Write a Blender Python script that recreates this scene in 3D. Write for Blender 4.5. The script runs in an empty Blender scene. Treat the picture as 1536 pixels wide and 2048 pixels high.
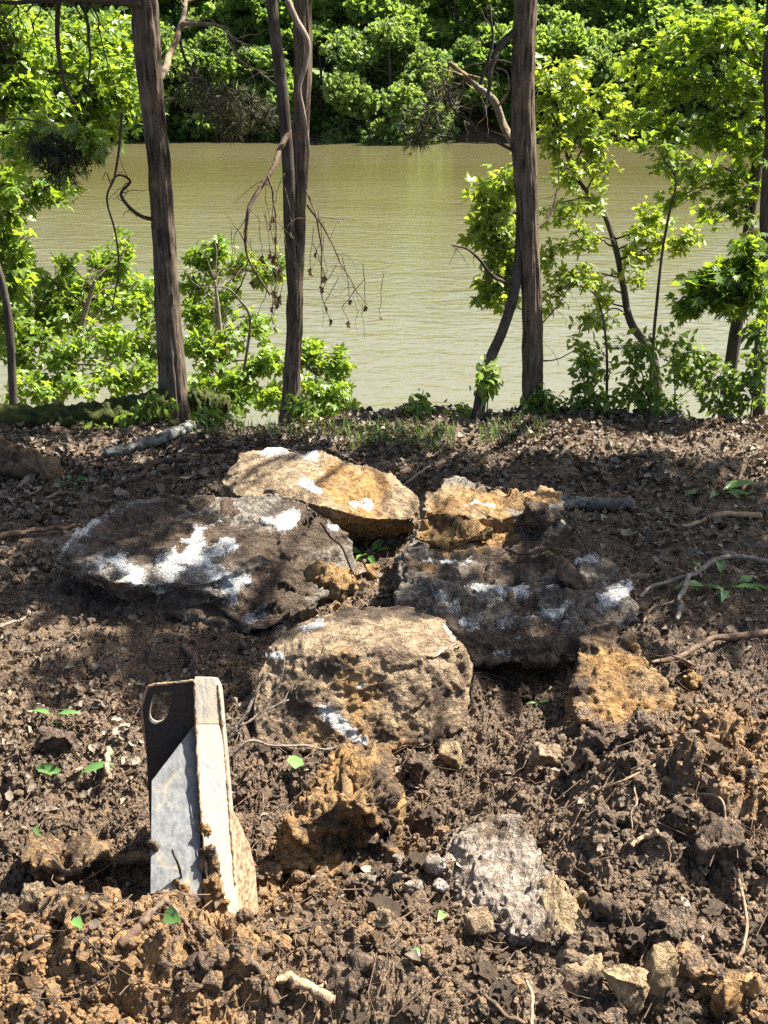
import bpy, bmesh, math, random
import numpy as np
from mathutils import Vector

random.seed(11)
RNG = np.random.default_rng(11)
SC = bpy.context.scene
COL = SC.collection

# ------------------------------------------------------------------ camera, sky, sun, exposure
CAM = np.array([0.0, 0.0, 2.3])
PITCH = math.radians(20.6)
FPX = 2400.0
cd = bpy.data.cameras.new('camera')
cam = bpy.data.objects.new('camera', cd)
COL.objects.link(cam)
cam.location = CAM
cam.rotation_euler = (math.radians(90) - PITCH, 0, 0)
cd.sensor_fit = 'VERTICAL'
cd.sensor_height = 36.0
cd.sensor_width = 27.0
cd.lens = FPX / 2048.0 * 36.0
cd.clip_start = 0.05
cd.clip_end = 3000
SC.camera = cam

SUN_DIR = Vector((0.50, 0.20, 0.84)).normalized()      # towards the sun
w = bpy.data.worlds.new('World')
SC.world = w
w.use_nodes = True
nt = w.node_tree
sky = nt.nodes.new('ShaderNodeTexSky')
sky.sky_type = 'NISHITA'
sky.sun_disc = False
sky.dust_density = 2.5
sky.air_density = 0.9
sky.sun_elevation = math.asin(SUN_DIR.z)
sky.sun_rotation = math.atan2(SUN_DIR.x, SUN_DIR.y)
nt.links.new(sky.outputs[0], nt.nodes['Background'].inputs[0])
nt.nodes['Background'].inputs[1].default_value = 0.058
sd = bpy.data.lights.new('sun', 'SUN')
sun = bpy.data.objects.new('sun', sd)
COL.objects.link(sun)
sd.energy = 5.0
sd.angle = math.radians(0.53)
sd.color = (1.0, 0.95, 0.87)
sun.rotation_euler = SUN_DIR.to_track_quat('Z', 'Y').to_euler()
SC.view_settings.view_transform = 'Standard'
SC.view_settings.look = 'None'
SC.view_settings.exposure = 2.0
SC.view_settings.gamma = 1.0
SC.view_settings.use_curve_mapping = False
SC.view_settings.use_white_balance = True
SC.view_settings.white_balance_temperature = 6750
SC.view_settings.white_balance_tint = 8
SC.cycles.use_denoising = False
SC.cycles.max_bounces = 5
SC.cycles.diffuse_bounces = 3
SC.cycles.transmission_bounces = 4
SC.cycles.caustics_reflective = False
SC.cycles.caustics_refractive = False

# ------------------------------------------------------------------ helpers: rays, noise
CP, SP = math.cos(PITCH), math.sin(PITCH)


def ray(px, py):
    r = (px - 768.0) / FPX
    u = (1024.0 - py) / FPX
    return np.array([r, CP + u * SP, -SP + u * CP])


def at(px, py, Y):
    d = ray(px, py)
    return CAM + d * (Y / d[1])


def _hash(ix, iy, iz, seed):
    h = (ix.astype(np.uint32) * np.uint32(374761393) + iy.astype(np.uint32) * np.uint32(668265263)
         + iz.astype(np.uint32) * np.uint32(2147483647) + np.uint32((seed * 144665 + 977) & 0xffffffff))
    h = (h ^ (h >> np.uint32(13))) * np.uint32(1274126177)
    h = (h ^ (h >> np.uint32(16))) * np.uint32(2246822519)
    h = h ^ (h >> np.uint32(13))
    return (h & np.uint32(0xffffff)).astype(np.float64) / 16777216.0


def vnoise(p, seed=0):
    """value noise in -1..1 at the (N,3) points p"""
    f = np.floor(p)
    t = p - f
    i = f.astype(np.int64)
    t = t * t * t * (t * (t * 6 - 15) + 10)
    out = np.zeros(len(p))
    for dx in (0, 1):
        wx = t[:, 0] if dx else 1 - t[:, 0]
        for dy in (0, 1):
            wy = t[:, 1] if dy else 1 - t[:, 1]
            for dz in (0, 1):
                wz = t[:, 2] if dz else 1 - t[:, 2]
                out += wx * wy * wz * _hash(i[:, 0] + dx, i[:, 1] + dy, i[:, 2] + dz, seed)
    return out * 2 - 1


def fbm(p, octaves=4, seed=0, gain=0.5):
    a, s, out = 1.0, 0.0, np.zeros(len(p))
    q = p.copy()
    for k in range(octaves):
        out += a * vnoise(q, seed + k * 17)
        s += a
        a *= gain
        q = q * 2.03 + 7.7
    return out / s


def worley(p, seed=0, flat=False):
    """distance to the nearest feature point and a random number of its cell"""
    f = np.floor(p).astype(np.int64)
    best = np.full(len(p), 9.0)
    cid = np.zeros(len(p))
    for dx in (-1, 0, 1):
        for dy in (-1, 0, 1):
            for dz in ((0,) if flat else (-1, 0, 1)):
                cx, cy, cz = f[:, 0] + dx, f[:, 1] + dy, f[:, 2] + dz
                fx = cx + _hash(cx, cy, cz, seed + 1)
                fy = cy + _hash(cx, cy, cz, seed + 2)
                d = (fx - p[:, 0]) ** 2 + (fy - p[:, 1]) ** 2
                if not flat:
                    d += (cz + _hash(cx, cy, cz, seed + 3) - p[:, 2]) ** 2
                m = d < best
                best[m] = d[m]
                cid[m] = _hash(cx, cy, cz, seed + 4)[m]
    return np.sqrt(best), cid


def sstep(a, b, x):
    t = np.clip((x - a) / (b - a), 0, 1)
    return t * t * (3 - 2 * t)


# ------------------------------------------------------------------ helpers: meshes and objects
def mesh_np(name, V, faces, attrs=None, smooth=True):
    """V (n,3); faces a list of integer arrays (m,3) or (m,4)"""
    V = np.asarray(V, dtype=np.float32)
    me = bpy.data.meshes.new(name)
    faces = [np.asarray(f, dtype=np.int32) for f in faces if len(f)]
    me.vertices.add(len(V))
    me.vertices.foreach_set('co', V.ravel())
    nl = sum(f.size for f in faces)
    npoly = sum(len(f) for f in faces)
    me.loops.add(nl)
    me.polygons.add(npoly)
    me.loops.foreach_set('vertex_index', np.concatenate([f.ravel() for f in faces]))
    starts, o = [], 0
    for f in faces:
        starts.append(o + np.arange(len(f)) * f.shape[1])
        o += f.size
    me.polygons.foreach_set('loop_start', np.concatenate(starts).astype(np.int32))
    me.polygons.foreach_set('use_smooth', np.full(npoly, smooth))
    me.update(calc_edges=True)
    for k, v in (attrs or {}).items():
        a = me.attributes.new(k, 'FLOAT', 'POINT')
        a.data.foreach_set('value', np.asarray(v, dtype=np.float32))
    return me


def link(name, me, mat=None, parent=None):
    o = bpy.data.objects.new(name, me)
    COL.objects.link(o)
    if mat is not None and not me.materials:
        me.materials.append(mat)
    if parent is not None:
        o.parent = parent
    return o


def tag(o, label, cat, group=None, kind=None):
    o['label'] = label
    o['category'] = cat
    if group:
        o['group'] = group
    if kind:
        o['kind'] = kind
    return o


def empty(name, loc, label, cat, group=None):
    o = bpy.data.objects.new(name, None)
    COL.objects.link(o)
    o.location = loc
    o.empty_display_size = 0.1
    return tag(o, label, cat, group)


def child(name, V, faces, mat, parent, attrs=None, smooth=True, kind=None):
    """a part whose world coordinates V are stored relative to its parent's base"""
    off = np.array(parent.location)
    me = mesh_np(name, np.asarray(V) - off, faces, attrs, smooth)
    o = link(name, me, mat, parent)
    if kind:
        o['kind'] = kind
    return o


class Pile:
    """collects vertices, faces and point attributes"""

    def __init__(self, *attrs):
        self.V, self.F, self.n = [], {}, 0
        self.A = {a: [] for a in attrs}

    def add(self, V, faces, **kw):
        V = np.asarray(V)
        for f in faces:
            f = np.asarray(f)
            if len(f):
                self.F.setdefault(f.shape[1], []).append(f + self.n)
        self.V.append(V)
        self.n += len(V)
        for a in self.A:
            v = kw.get(a, 0.0)
            self.A[a].append(np.full(len(V), v) if np.isscalar(v) else np.asarray(v))

    def get(self):
        V = np.concatenate(self.V) if self.V else np.zeros((0, 3))
        F = [np.concatenate(v) for v in self.F.values()]
        return V, F, {a: np.concatenate(v) for a, v in self.A.items()} if self.V else {}


def spline(pts, n):
    """Catmull-Rom through pts (k,d), n samples"""
    P = np.asarray(pts, dtype=float)
    k = len(P)
    if k == 1:
        return np.repeat(P, n, 0)
    Q = np.vstack([2 * P[0] - P[1], P, 2 * P[-1] - P[-2]])
    u = np.linspace(0, k - 1 - 1e-9, n)
    i = np.floor(u).astype(int)
    t = (u - i)[:, None]
    a, b, c, d = Q[i], Q[i + 1], Q[i + 2], Q[i + 3]
    return 0.5 * ((2 * b) + (-a + c) * t + (2 * a - 5 * b + 4 * c - d) * t ** 2 + (-a + 3 * b - 3 * c + d) * t ** 3)


def tube(pts, rad, sides=6, caps=True):
    P = np.asarray(pts, dtype=float)
    n = len(P)
    R = np.full(n, rad) if np.isscalar(rad) else np.asarray(rad, dtype=float)
    T = np.gradient(P, axis=0)
    T /= np.linalg.norm(T, axis=1)[:, None] + 1e-12
    ref = np.array([0.0, 0.0, 1.0]) if abs(T[0][2]) < 0.9 else np.array([1.0, 0.0, 0.0])
    U = np.zeros_like(P)
    u = np.cross(T[0], ref)
    u /= np.linalg.norm(u)
    for i in range(n):
        u = u - T[i] * np.dot(u, T[i])
        u /= np.linalg.norm(u) + 1e-12
        U[i] = u
    W = np.cross(T, U)
    a = np.linspace(0, 2 * math.pi, sides, endpoint=False)
    V = P[:, None, :] + R[:, None, None] * (np.cos(a)[None, :, None] * U[:, None, :] + np.sin(a)[None, :, None] * W[:, None, :])
    V = V.reshape(-1, 3)
    i = np.arange(n - 1)[:, None] * sides
    j = np.arange(sides)[None, :]
    j2 = (j + 1) % sides
    F = np.stack([i + j, i + j2, i + sides + j2, i + sides + j], -1).reshape(-1, 4)
    faces = [F]
    if caps:
        c0, c1 = len(V), len(V) + 1
        V = np.vstack([V, P[:1], P[-1:]])
        jj = np.arange(sides)
        faces.append(np.stack([np.full(sides, c0), (jj + 1) % sides, jj], -1))
        b = (n - 1) * sides
        faces.append(np.stack([np.full(sides, c1), b + jj, b + (jj + 1) % sides], -1))
    return V, faces


def unit(v):
    return v / (np.linalg.norm(v, axis=-1, keepdims=True) + 1e-12)


def scatter(template_V, template_F, pos, X, Z, scale):
    """copies of a template at pos with its x axis along X and its z axis near Z; scale (N,) or (N,3)"""
    X = unit(X)
    Y = unit(np.cross(Z, X))
    Zn = np.cross(X, Y)
    M = np.stack([X, Y, Zn], 1)
    s = scale[:, None] * np.ones(3) if scale.ndim == 1 else scale
    L = template_V[None, :, :] * s[:, None, :]
    V = np.einsum('nvk,nkd->nvd', L, M) + pos[:, None, :]
    n, k = len(pos), len(template_V)
    F = [(np.asarray(f)[None, :, :] + (np.arange(n) * k)[:, None, None]).reshape(-1, np.asarray(f).shape[1]) for f in template_F]
    return V.reshape(-1, 3), F, k


# ------------------------------------------------------------------ materials
MATS = {}


class N:
    """a little node builder"""

    def __init__(self, name):
        self.m = bpy.data.materials.new(name)
        self.m.use_nodes = True
        self.t = self.m.node_tree
        self.t.nodes.clear()
        self.out = self.t.nodes.new('ShaderNodeOutputMaterial')
        MATS[name] = self.m
        self.tc = None

    def n(self, typ, **kw):
        o = self.t.nodes.new(typ)
        for k, v in kw.items():
            setattr(o, k, v)
        return o

    def l(self, a, b):
        self.t.links.new(a, b)

    def put(self, sock, v):
        if hasattr(v, 'is_linked') or isinstance(v, bpy.types.NodeSocket):
            self.l(v, sock)
        elif isinstance(v, tuple) and len(v) == 3 and len(sock.default_value) == 4:
            sock.default_value = (*v, 1)
        else:
            sock.default_value = v

    def coord(self, scale=(1, 1, 1)):
        if self.tc is None:
            self.tc = self.n('ShaderNodeTexCoord')
        mp = self.n('ShaderNodeMapping')
        mp.inputs['Scale'].default_value = scale
        self.l(self.tc.outputs['Object'], mp.inputs[0])
        return mp.outputs[0]

    def noise(self, scale, detail=4, rough=0.55, stretch=(1, 1, 1), dist=0.0):
        o = self.n('ShaderNodeTexNoise')
        o.inputs['Scale'].default_value = scale
        o.inputs['Detail'].default_value = detail
        o.inputs['Roughness'].default_value = rough
        o.inputs['Distortion'].default_value = dist
        self.l(self.coord(stretch), o.inputs['Vector'])
        return o.outputs[0]

    def ramp(self, fac, stops):
        o = self.n('ShaderNodeValToRGB')
        e = o.color_ramp.elements
        while len(e) < len(stops):
            e.new(0.5)
        for k, (p, c) in enumerate(stops):
            e[k].position = p
            e[k].color = (*c, 1) if isinstance(c, tuple) else (c, c, c, 1)
        self.l(fac, o.inputs[0])
        return o.outputs[0]

    def mix(self, fac, a, b, mode='MIX'):
        o = self.n('ShaderNodeMix', data_type='RGBA', blend_type=mode)
        self.put(o.inputs[0], fac)
        self.put(o.inputs[6], a)
        self.put(o.inputs[7], b)
        return o.outputs[2]

    def math(self, op, a, b=0.0):
        o = self.n('ShaderNodeMath', operation=op)
        self.put(o.inputs[0], a)
        self.put(o.inputs[1], b)
        return o.outputs[0]

    def attr(self, name):
        o = self.n('ShaderNodeAttribute', attribute_name=name)
        return o.outputs['Fac']

    def bump(self, h, strength=0.5, dist=0.01, normal=None):
        o = self.n('ShaderNodeBump')
        o.inputs['Strength'].default_value = strength
        o.inputs['Distance'].default_value = dist
        self.l(h, o.inputs['Height'])
        if normal is not None:
            self.l(normal, o.inputs['Normal'])
        return o.outputs[0]

    def surf(self, color, rough=0.9, spec=0.3, normal=None, metal=0.0):
        b = self.n('ShaderNodeBsdfPrincipled')
        self.put(b.inputs['Base Color'], color)
        self.put(b.inputs['Roughness'], rough)
        self.put(b.inputs['Specular IOR Level'], spec)
        self.put(b.inputs['Metallic'], metal)
        if normal is not None:
            self.l(normal, b.inputs['Normal'])
        self.l(b.outputs[0], self.out.inputs[0])
        return b


DARK = (0.040, 0.026, 0.016)
DARK2 = (0.118, 0.076, 0.046)
DRY = (0.31, 0.215, 0.135)
OCHRE = (0.31, 0.185, 0.082)
OCHRE2 = (0.17, 0.085, 0.032)
TAN = (0.42, 0.31, 0.19)


def soil_material(name):
    m = N(name)
    n1 = m.noise(3.0, 5, 0.6)
    n2 = m.noise(26.0, 5, 0.68)
    n3 = m.noise(120.0, 4, 0.7)
    n4 = m.noise(62.0, 3, 0.6)
    base = m.mix(m.ramp(n2, [(0.40, 0.0), (0.66, 1.0)]), DARK, DARK2)
    base = m.mix(m.ramp(n3, [(0.46, 0.0), (0.72, 0.85)]), base, (0.32, 0.215, 0.135))  # light crumb tips: highlights put into the colour
    dry = m.mix(m.ramp(n3, [(0.38, 0.0), (0.66, 1.0)]), DARK2, DRY)
    dryf = m.math('MULTIPLY', m.ramp(n1, [(0.35, 0.25), (0.62, 1.0)]), m.attr('dry'))
    c = m.mix(dryf, base, dry)
    och = m.mix(m.ramp(n2, [(0.36, 0.0), (0.62, 1.0)]), OCHRE2, OCHRE)
    och = m.mix(m.ramp(n3, [(0.56, 0.0), (0.72, 0.8)]), och, TAN)
    clf = m.math('ADD', m.math('MULTIPLY', m.attr('clay'), 0.75), m.math('ADD', m.math('MULTIPLY', m.math('SUBTRACT', n2, 0.5), 1.9), m.math('MULTIPLY', m.math('SUBTRACT', n1, 0.5), 1.0)))
    clf = m.math('MULTIPLY', m.ramp(clf, [(0.42, 0.0), (0.70, 1.0)]), m.ramp(m.attr('clay'), [(0.02, 0.0), (0.2, 1.0)]))
    c = m.mix(clf, c, och)
    c = m.mix(m.ramp(n4, [(0.30, 0.6), (0.43, 0.0)]), c, (0.026, 0.018, 0.013))  # black gaps between crumbs: their shade put into the colour
    gr = m.mix(m.ramp(n2, [(0.4, 0.0), (0.6, 1.0)]), (0.06, 0.10, 0.02), (0.16, 0.21, 0.05))
    c = m.mix(m.attr('grass'), c, gr)
    h = m.math('ADD', n3, m.math('ADD', m.math('MULTIPLY', n2, 1.0), n4))
    m.surf(c, 0.62, 0.45, m.bump(h, 1.0, 0.014))
    return m.m


soil_material('soil')


def rock_material(name, stone_a, stone_b, bump=0.7):
    m = N(name)
    n1 = m.noise(5.0, 5, 0.6)
    n2 = m.noise(26.0, 6, 0.65, dist=0.4)
    n3 = m.noise(120.0, 4, 0.65)
    n5 = m.noise(6.5, 8, 0.74, dist=0.9)
    stone = m.mix(m.ramp(n2, [(0.32, 0.0), (0.68, 1.0)]), stone_a, stone_b)
    stone = m.mix(m.ramp(n3, [(0.36, 0.5), (0.50, 0.0)]), stone, tuple(0.45 * x for x in stone_a))
    v = m.math('ABSOLUTE', m.math('SUBTRACT', m.noise(9.0, 6, 0.62, dist=1.2), 0.5))
    vein = m.ramp(v, [(0.0, 1.0), (0.035, 0.0)])
    och = m.mix(m.ramp(n2, [(0.34, 0.0), (0.64, 1.0)]), OCHRE2, (0.43, 0.25, 0.095))
    och = m.mix(m.ramp(n1, [(0.45, 0.0), (0.66, 0.8)]), och, TAN)
    clf = m.ramp(m.math('ADD', m.attr('clay'), m.math('MULTIPLY', m.math('SUBTRACT', n2, 0.5), 0.8)), [(0.35, 0.0), (0.6, 1.0)])
    c = m.mix(clf, stone, och)
    c = m.mix(m.math('MULTIPLY', vein, 0.32), c, (0.05, 0.034, 0.022))
    dirt_shade = m.mix(m.ramp(n3, [(0.35, 0.0), (0.7, 1.0)]), (0.042, 0.029, 0.020), (0.155, 0.108, 0.074))
    df = m.math('ADD', m.attr('dirt_shade'), m.math('ADD', m.math('MULTIPLY', m.math('SUBTRACT', n5, 0.5), 2.6), m.math('MULTIPLY', m.math('SUBTRACT', n3, 0.5), 0.8)))
    c = m.mix(m.ramp(df, [(0.38, 0.0), (0.66, 1.0)]), c, dirt_shade)
    wf = m.math('ADD', m.attr('white'), m.math('ADD', m.math('MULTIPLY', m.math('SUBTRACT', n5, 0.5), 2.2), m.math('MULTIPLY', m.math('SUBTRACT', n3, 0.5), 0.9)))
    white = m.mix(m.ramp(n3, [(0.35, 0.0), (0.65, 1.0)]), (0.62, 0.62, 0.60), (0.82, 0.82, 0.80))
    c = m.mix(m.ramp(wf, [(0.42, 0.0), (0.72, 0.95)]), c, white)
    h = m.math('SUBTRACT', m.math('ADD', m.math('MULTIPLY', n2, 2.0), n3), m.math('MULTIPLY', vein, 0.5))
    m.surf(c, 0.85, 0.3, m.bump(h, min(1.0, bump + 0.3), 0.016))
    return m.m


rock_material('limestone_grey', (0.155, 0.13, 0.105), (0.33, 0.295, 0.25))
rock_material('limestone_tan', (0.24, 0.165, 0.10), (0.42, 0.315, 0.205))
rock_material('limestone_pale', (0.26, 0.205, 0.16), (0.48, 0.405, 0.34))
rock_material('ochre_clay', (0.25, 0.14, 0.055), (0.42, 0.265, 0.12), 1.0)
rock_material('dark_clod', (0.055, 0.037, 0.026), (0.21, 0.148, 0.105), 1.0)
rock_material('yellow_stone', (0.27, 0.185, 0.098), (0.47, 0.355, 0.215))


def bark_material(name, a, b, c, stretch=(1, 1, 0.09), scale=60, bump=1.0):
    m = N(name)
    n1 = m.noise(scale, 5, 0.6, stretch)
    n2 = m.noise(7, 4, 0.6)
    n3 = m.noise(scale * 3, 3, 0.6, stretch)
    col = m.mix(m.ramp(n1, [(0.36, 0.0), (0.62, 1.0)]), a, b)
    col = m.mix(m.ramp(n2, [(0.45, 0.0), (0.7, 0.8)]), col, c)
    m.surf(col, 0.9, 0.2, m.bump(m.math('ADD', n1, m.math('MULTIPLY', n3, 0.5)), bump, 0.008))
    return m.m


bark_material('cedar_bark', (0.026, 0.020, 0.015), (0.16, 0.125, 0.095), (0.21, 0.15, 0.105))
bark_material('dark_bark', (0.035, 0.028, 0.023), (0.09, 0.072, 0.058), (0.11, 0.10, 0.085))
bark_material('pale_bark', (0.16, 0.13, 0.10), (0.34, 0.28, 0.22), (0.25, 0.19, 0.14), (1, 1, 0.2), 40)
bark_material('grey_twig', (0.11, 0.09, 0.072), (0.26, 0.22, 0.185), (0.17, 0.14, 0.11), (1, 1, 1), 30)
bark_material('dark_twig', (0.030, 0.023, 0.019), (0.075, 0.058, 0.046), (0.10, 0.07, 0.05), (1, 1, 1), 30)
bark_material('brown_stick', (0.065, 0.045, 0.032), (0.17, 0.12, 0.085), (0.12, 0.07, 0.045), (1, 1, 1), 25)
bark_material('pale_root', (0.20, 0.135, 0.085), (0.37, 0.275, 0.185), (0.26, 0.16, 0.10), (1, 1, 1), 30)
bark_material('lichen_bark', (0.032, 0.030, 0.026), (0.20, 0.21, 0.19), (0.10, 0.095, 0.08), (1, 1, 1), 28)
bark_material('lichen_limb', (0.09, 0.065, 0.04), (0.27, 0.19, 0.10), (0.24, 0.23, 0.20), (1, 1, 1), 22)
bark_material('moss', (0.014, 0.020, 0.006), (0.045, 0.058, 0.012), (0.07, 0.078, 0.02), (1, 1, 1), 30)
bark_material('rotten_wood', (0.04, 0.027, 0.019), (0.15, 0.098, 0.06), (0.19, 0.13, 0.08), (1, 1, 1), 18)


def leaf_material(name, dark, light, trans, tf=0.42, gloss=0.35, rough=0.42):
    m = N(name)
    t = m.attr('tint')
    c = m.mix(t, dark, light)
    tr = m.n('ShaderNodeBsdfTranslucent')
    m.put(tr.inputs[0], m.mix(t, tuple(0.7 * x for x in trans), trans))
    b = m.n('ShaderNodeBsdfPrincipled')
    m.put(b.inputs['Base Color'], c)
    b.inputs['Roughness'].default_value = rough
    b.inputs['Specular IOR Level'].default_value = gloss
    mx = m.n('ShaderNodeMixShader')
    mx.inputs[0].default_value = tf
    m.l(b.outputs[0], mx.inputs[1])
    m.l(tr.outputs[0], mx.inputs[2])
    m.l(mx.outputs[0], m.out.inputs[0])
    return m.m


leaf_material('leaf_elder', (0.10, 0.185, 0.030), (0.20, 0.29, 0.06), (0.42, 0.58, 0.045), 0.45, 0.5, 0.38)
leaf_material('leaf_sapling', (0.11, 0.18, 0.03), (0.21, 0.28, 0.05), (0.48, 0.60, 0.05), 0.46, 0.45, 0.4)
leaf_material('leaf_maple', (0.065, 0.13, 0.022), (0.14, 0.22, 0.038), (0.40, 0.56, 0.035), 0.50, 0.35, 0.45)
leaf_material('leaf_dark', (0.030, 0.080, 0.028), (0.06, 0.13, 0.04), (0.09, 0.20, 0.03), 0.30, 0.4, 0.42)
leaf_material('leaf_weed', (0.07, 0.13, 0.028), (0.17, 0.245, 0.055), (0.32, 0.46, 0.05), 0.42, 0.35, 0.45)
leaf_material('leaf_far', (0.060, 0.125, 0.032), (0.15, 0.23, 0.065), (0.36, 0.52, 0.08), 0.5, 0.3, 0.5)
leaf_material('leaf_far_dark', (0.042, 0.095, 0.026), (0.105, 0.175, 0.048), (0.26, 0.40, 0.06), 0.46, 0.25, 0.5)
leaf_material('leaf_far_light', (0.085, 0.16, 0.05), (0.20, 0.28, 0.095), (0.38, 0.52, 0.10), 0.42, 0.35, 0.5)
leaf_material('leaf_cedar', (0.035, 0.045, 0.022), (0.13, 0.125, 0.07), (0.08, 0.09, 0.03), 0.15, 0.2, 0.6)
leaf_material('leaf_cut', (0.05, 0.13, 0.035), (0.13, 0.25, 0.07), (0.18, 0.34, 0.05), 0.25, 0.4, 0.4)
leaf_material('dead_leaf', (0.060, 0.043, 0.030), (0.31, 0.26, 0.20), (0.22, 0.15, 0.08), 0.12, 0.25, 0.6)
leaf_material('hanging_dead_leaf', (0.07, 0.042, 0.022), (0.19, 0.12, 0.06), (0.20, 0.11, 0.045), 0.25, 0.25, 0.6)
leaf_material('grass_blade', (0.06, 0.12, 0.03), (0.18, 0.24, 0.08), (0.2, 0.33, 0.05), 0.3, 0.3, 0.5)

m = N('river_water')
wv1 = m.noise(3.6, 3, 0.55, (0.6, 1.0, 1), 0.4)
wv2 = m.noise(0.5, 4, 0.55, (0.6, 1.3, 1), 0.8)
wv3 = m.noise(0.06, 3, 0.5, (0.35, 1.6, 1), 0.5)
col = m.mix(m.ramp(wv3, [(0.35, 0.0), (0.65, 1.0)]), (0.104, 0.094, 0.038), (0.124, 0.113, 0.056))
hh = m.math('ADD', m.math('MULTIPLY', wv1, 0.13), m.math('MULTIPLY', wv2, 0.22))
m.surf(col, 0.10, 1.0, m.bump(hh, 0.7, 0.28))

m = N('worn_steel')
s1 = m.noise(9, 5, 0.65, (1, 1, 1), 0.6)
s2 = m.noise(60, 4, 0.6, (1, 1, 0.35))
s3 = m.noise(190, 3, 0.6)
c = m.mix(m.ramp(s2, [(0.35, 0.0), (0.65, 1.0)]), (0.105, 0.11, 0.115), (0.20, 0.205, 0.205))
c = m.mix(m.ramp(s1, [(0.56, 0.0), (0.68, 0.85)]), c, (0.34, 0.27, 0.17))
c = m.mix(m.ramp(s3, [(0.60, 0.0), (0.70, 0.6)]), c, (0.42, 0.38, 0.30))
m.surf(c, 0.55, 0.45, m.bump(s2, 0.15, 0.003), 0.25)

m = N('plate_shade_black')  # shade of the upper plate put into a near-black base colour
s1 = m.noise(14, 5, 0.65, (1, 1, 1), 0.6)
s2 = m.noise(120, 4, 0.6)
c = m.mix(m.ramp(s2, [(0.35, 0.0), (0.7, 1.0)]), (0.010, 0.010, 0.011), (0.028, 0.027, 0.027))
c = m.mix(m.ramp(s1, [(0.60, 0.0), (0.72, 0.8)]), c, (0.085, 0.045, 0.025))
m.surf(c, 0.6, 0.35, m.bump(s2, 0.2, 0.002))

m = N('muddy_steel')
s1 = m.noise(11, 5, 0.7, (1, 1, 0.35), 0.6)
s2 = m.noise(70, 5, 0.7, (1, 1, 0.22), 0.4)
s3 = m.noise(210, 3, 0.6)
c = m.mix(m.ramp(s2, [(0.38, 0.0), (0.64, 1.0)]), (0.165, 0.17, 0.185), (0.37, 0.325, 0.25))
c = m.mix(m.ramp(s1, [(0.44, 0.0), (0.66, 0.9)]), c, (0.40, 0.32, 0.21))
c = m.mix(m.ramp(s3, [(0.58, 0.0), (0.72, 0.7)]), c, (0.26, 0.16, 0.09))
m.surf(c, 0.8, 0.3, m.bump(m.math('ADD', s2, s3), 0.5, 0.004))

m = N('rusty_edge')
s1 = m.noise(60, 5, 0.7)
c = m.mix(m.ramp(s1, [(0.38, 0.0), (0.62, 1.0)]), (0.13, 0.075, 0.042), (0.36, 0.275, 0.18))
m.surf(c, 0.85, 0.3, m.bump(s1, 0.6, 0.004))

# ------------------------------------------------------------------ the ground: one sheet from behind the camera to the far hill
WATER_Z = -2.5


def gbump(x, y, cx, cy, sx, sy, h):
    return h * np.exp(-((x - cx) / sx) ** 2 - ((y - cy) / sy) ** 2)


def macro(x, y):
    z = np.zeros_like(x)
    q = np.stack([x, y, np.zeros_like(x)], -1)
    edge = 7.85 + 0.15 * np.sin(x * 1.7) + 0.10 * vnoise(q * 1.3, 5) - 0.12 * sstep(-0.9, -1.6, x)
    z += 0.055 * np.exp(-((y - edge + 0.35) / 0.45) ** 2)
    z += 0.07 * np.exp(-((y - 6.75) / 0.25) ** 2) * sstep(0.4, 1.2, x)
    z += 0.035 * vnoise(q * 0.9, 3)
    # spoil heaps in the foreground
    z += gbump(x, y, 1.02, 3.08, 0.46, 0.44, 0.40)
    z += gbump(x, y, 1.55, 3.35, 0.45, 0.35, 0.14)
    z += gbump(x, y, 0.60, 2.75, 0.30, 0.35, 0.10)
    z += gbump(x, y, -0.80, 2.45, 0.38, 0.26, 0.17)
    z += gbump(x, y, -0.72, 3.02, 0.16, 0.13, 0.15)
    z += gbump(x, y, -0.02, 2.45, 0.45, 0.26, 0.10)
    z += gbump(x, y, -0.48, 2.48, 0.30, 0.20, 0.14)
    z -= gbump(x, y, 0.20, 3.45, 0.22, 0.25, 0.05)
    z -= gbump(x, y, -0.06, 2.30, 0.12, 0.08, 0.07)
    z -= gbump(x, y, 0.48, 4.25, 0.25, 0.22, 0.06)
    z -= gbump(x, y, -0.50, 4.75, 0.35, 0.16, 0.05)
    # the bank down to the river, its bed, the far bank and the meadow hill behind
    d = np.maximum(y - edge, 0)
    z -= np.minimum(0.15 * d + 0.62 * np.maximum(d - 0.15, 0), 3.4)
    up = np.maximum(y - 79.0, 0)
    z += np.where(y > 79, np.minimum(up * 0.55, 4.2), 0)
    z += np.where(y > 92, (y - 92) * 0.11, 0)
    return z


ROWS = np.concatenate([
    np.linspace(-8, 1.9, 14),
    2.0 * (9.2 / 2.0) ** np.linspace(0, 1, 660) ** 0.92,
    np.linspace(9.35, 14, 34), np.linspace(16, 78, 12), np.linspace(79, 94, 26), np.geomspace(97, 600, 16)])
SD = np.linspace(-1, 1, 620)
COLS = np.concatenate([-np.geomspace(9, 1.06, 14), SD, np.geomspace(1.06, 9, 14)])


def half_width(y):
    return 0.36 * np.maximum(y, 1.2) + 0.22


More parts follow.
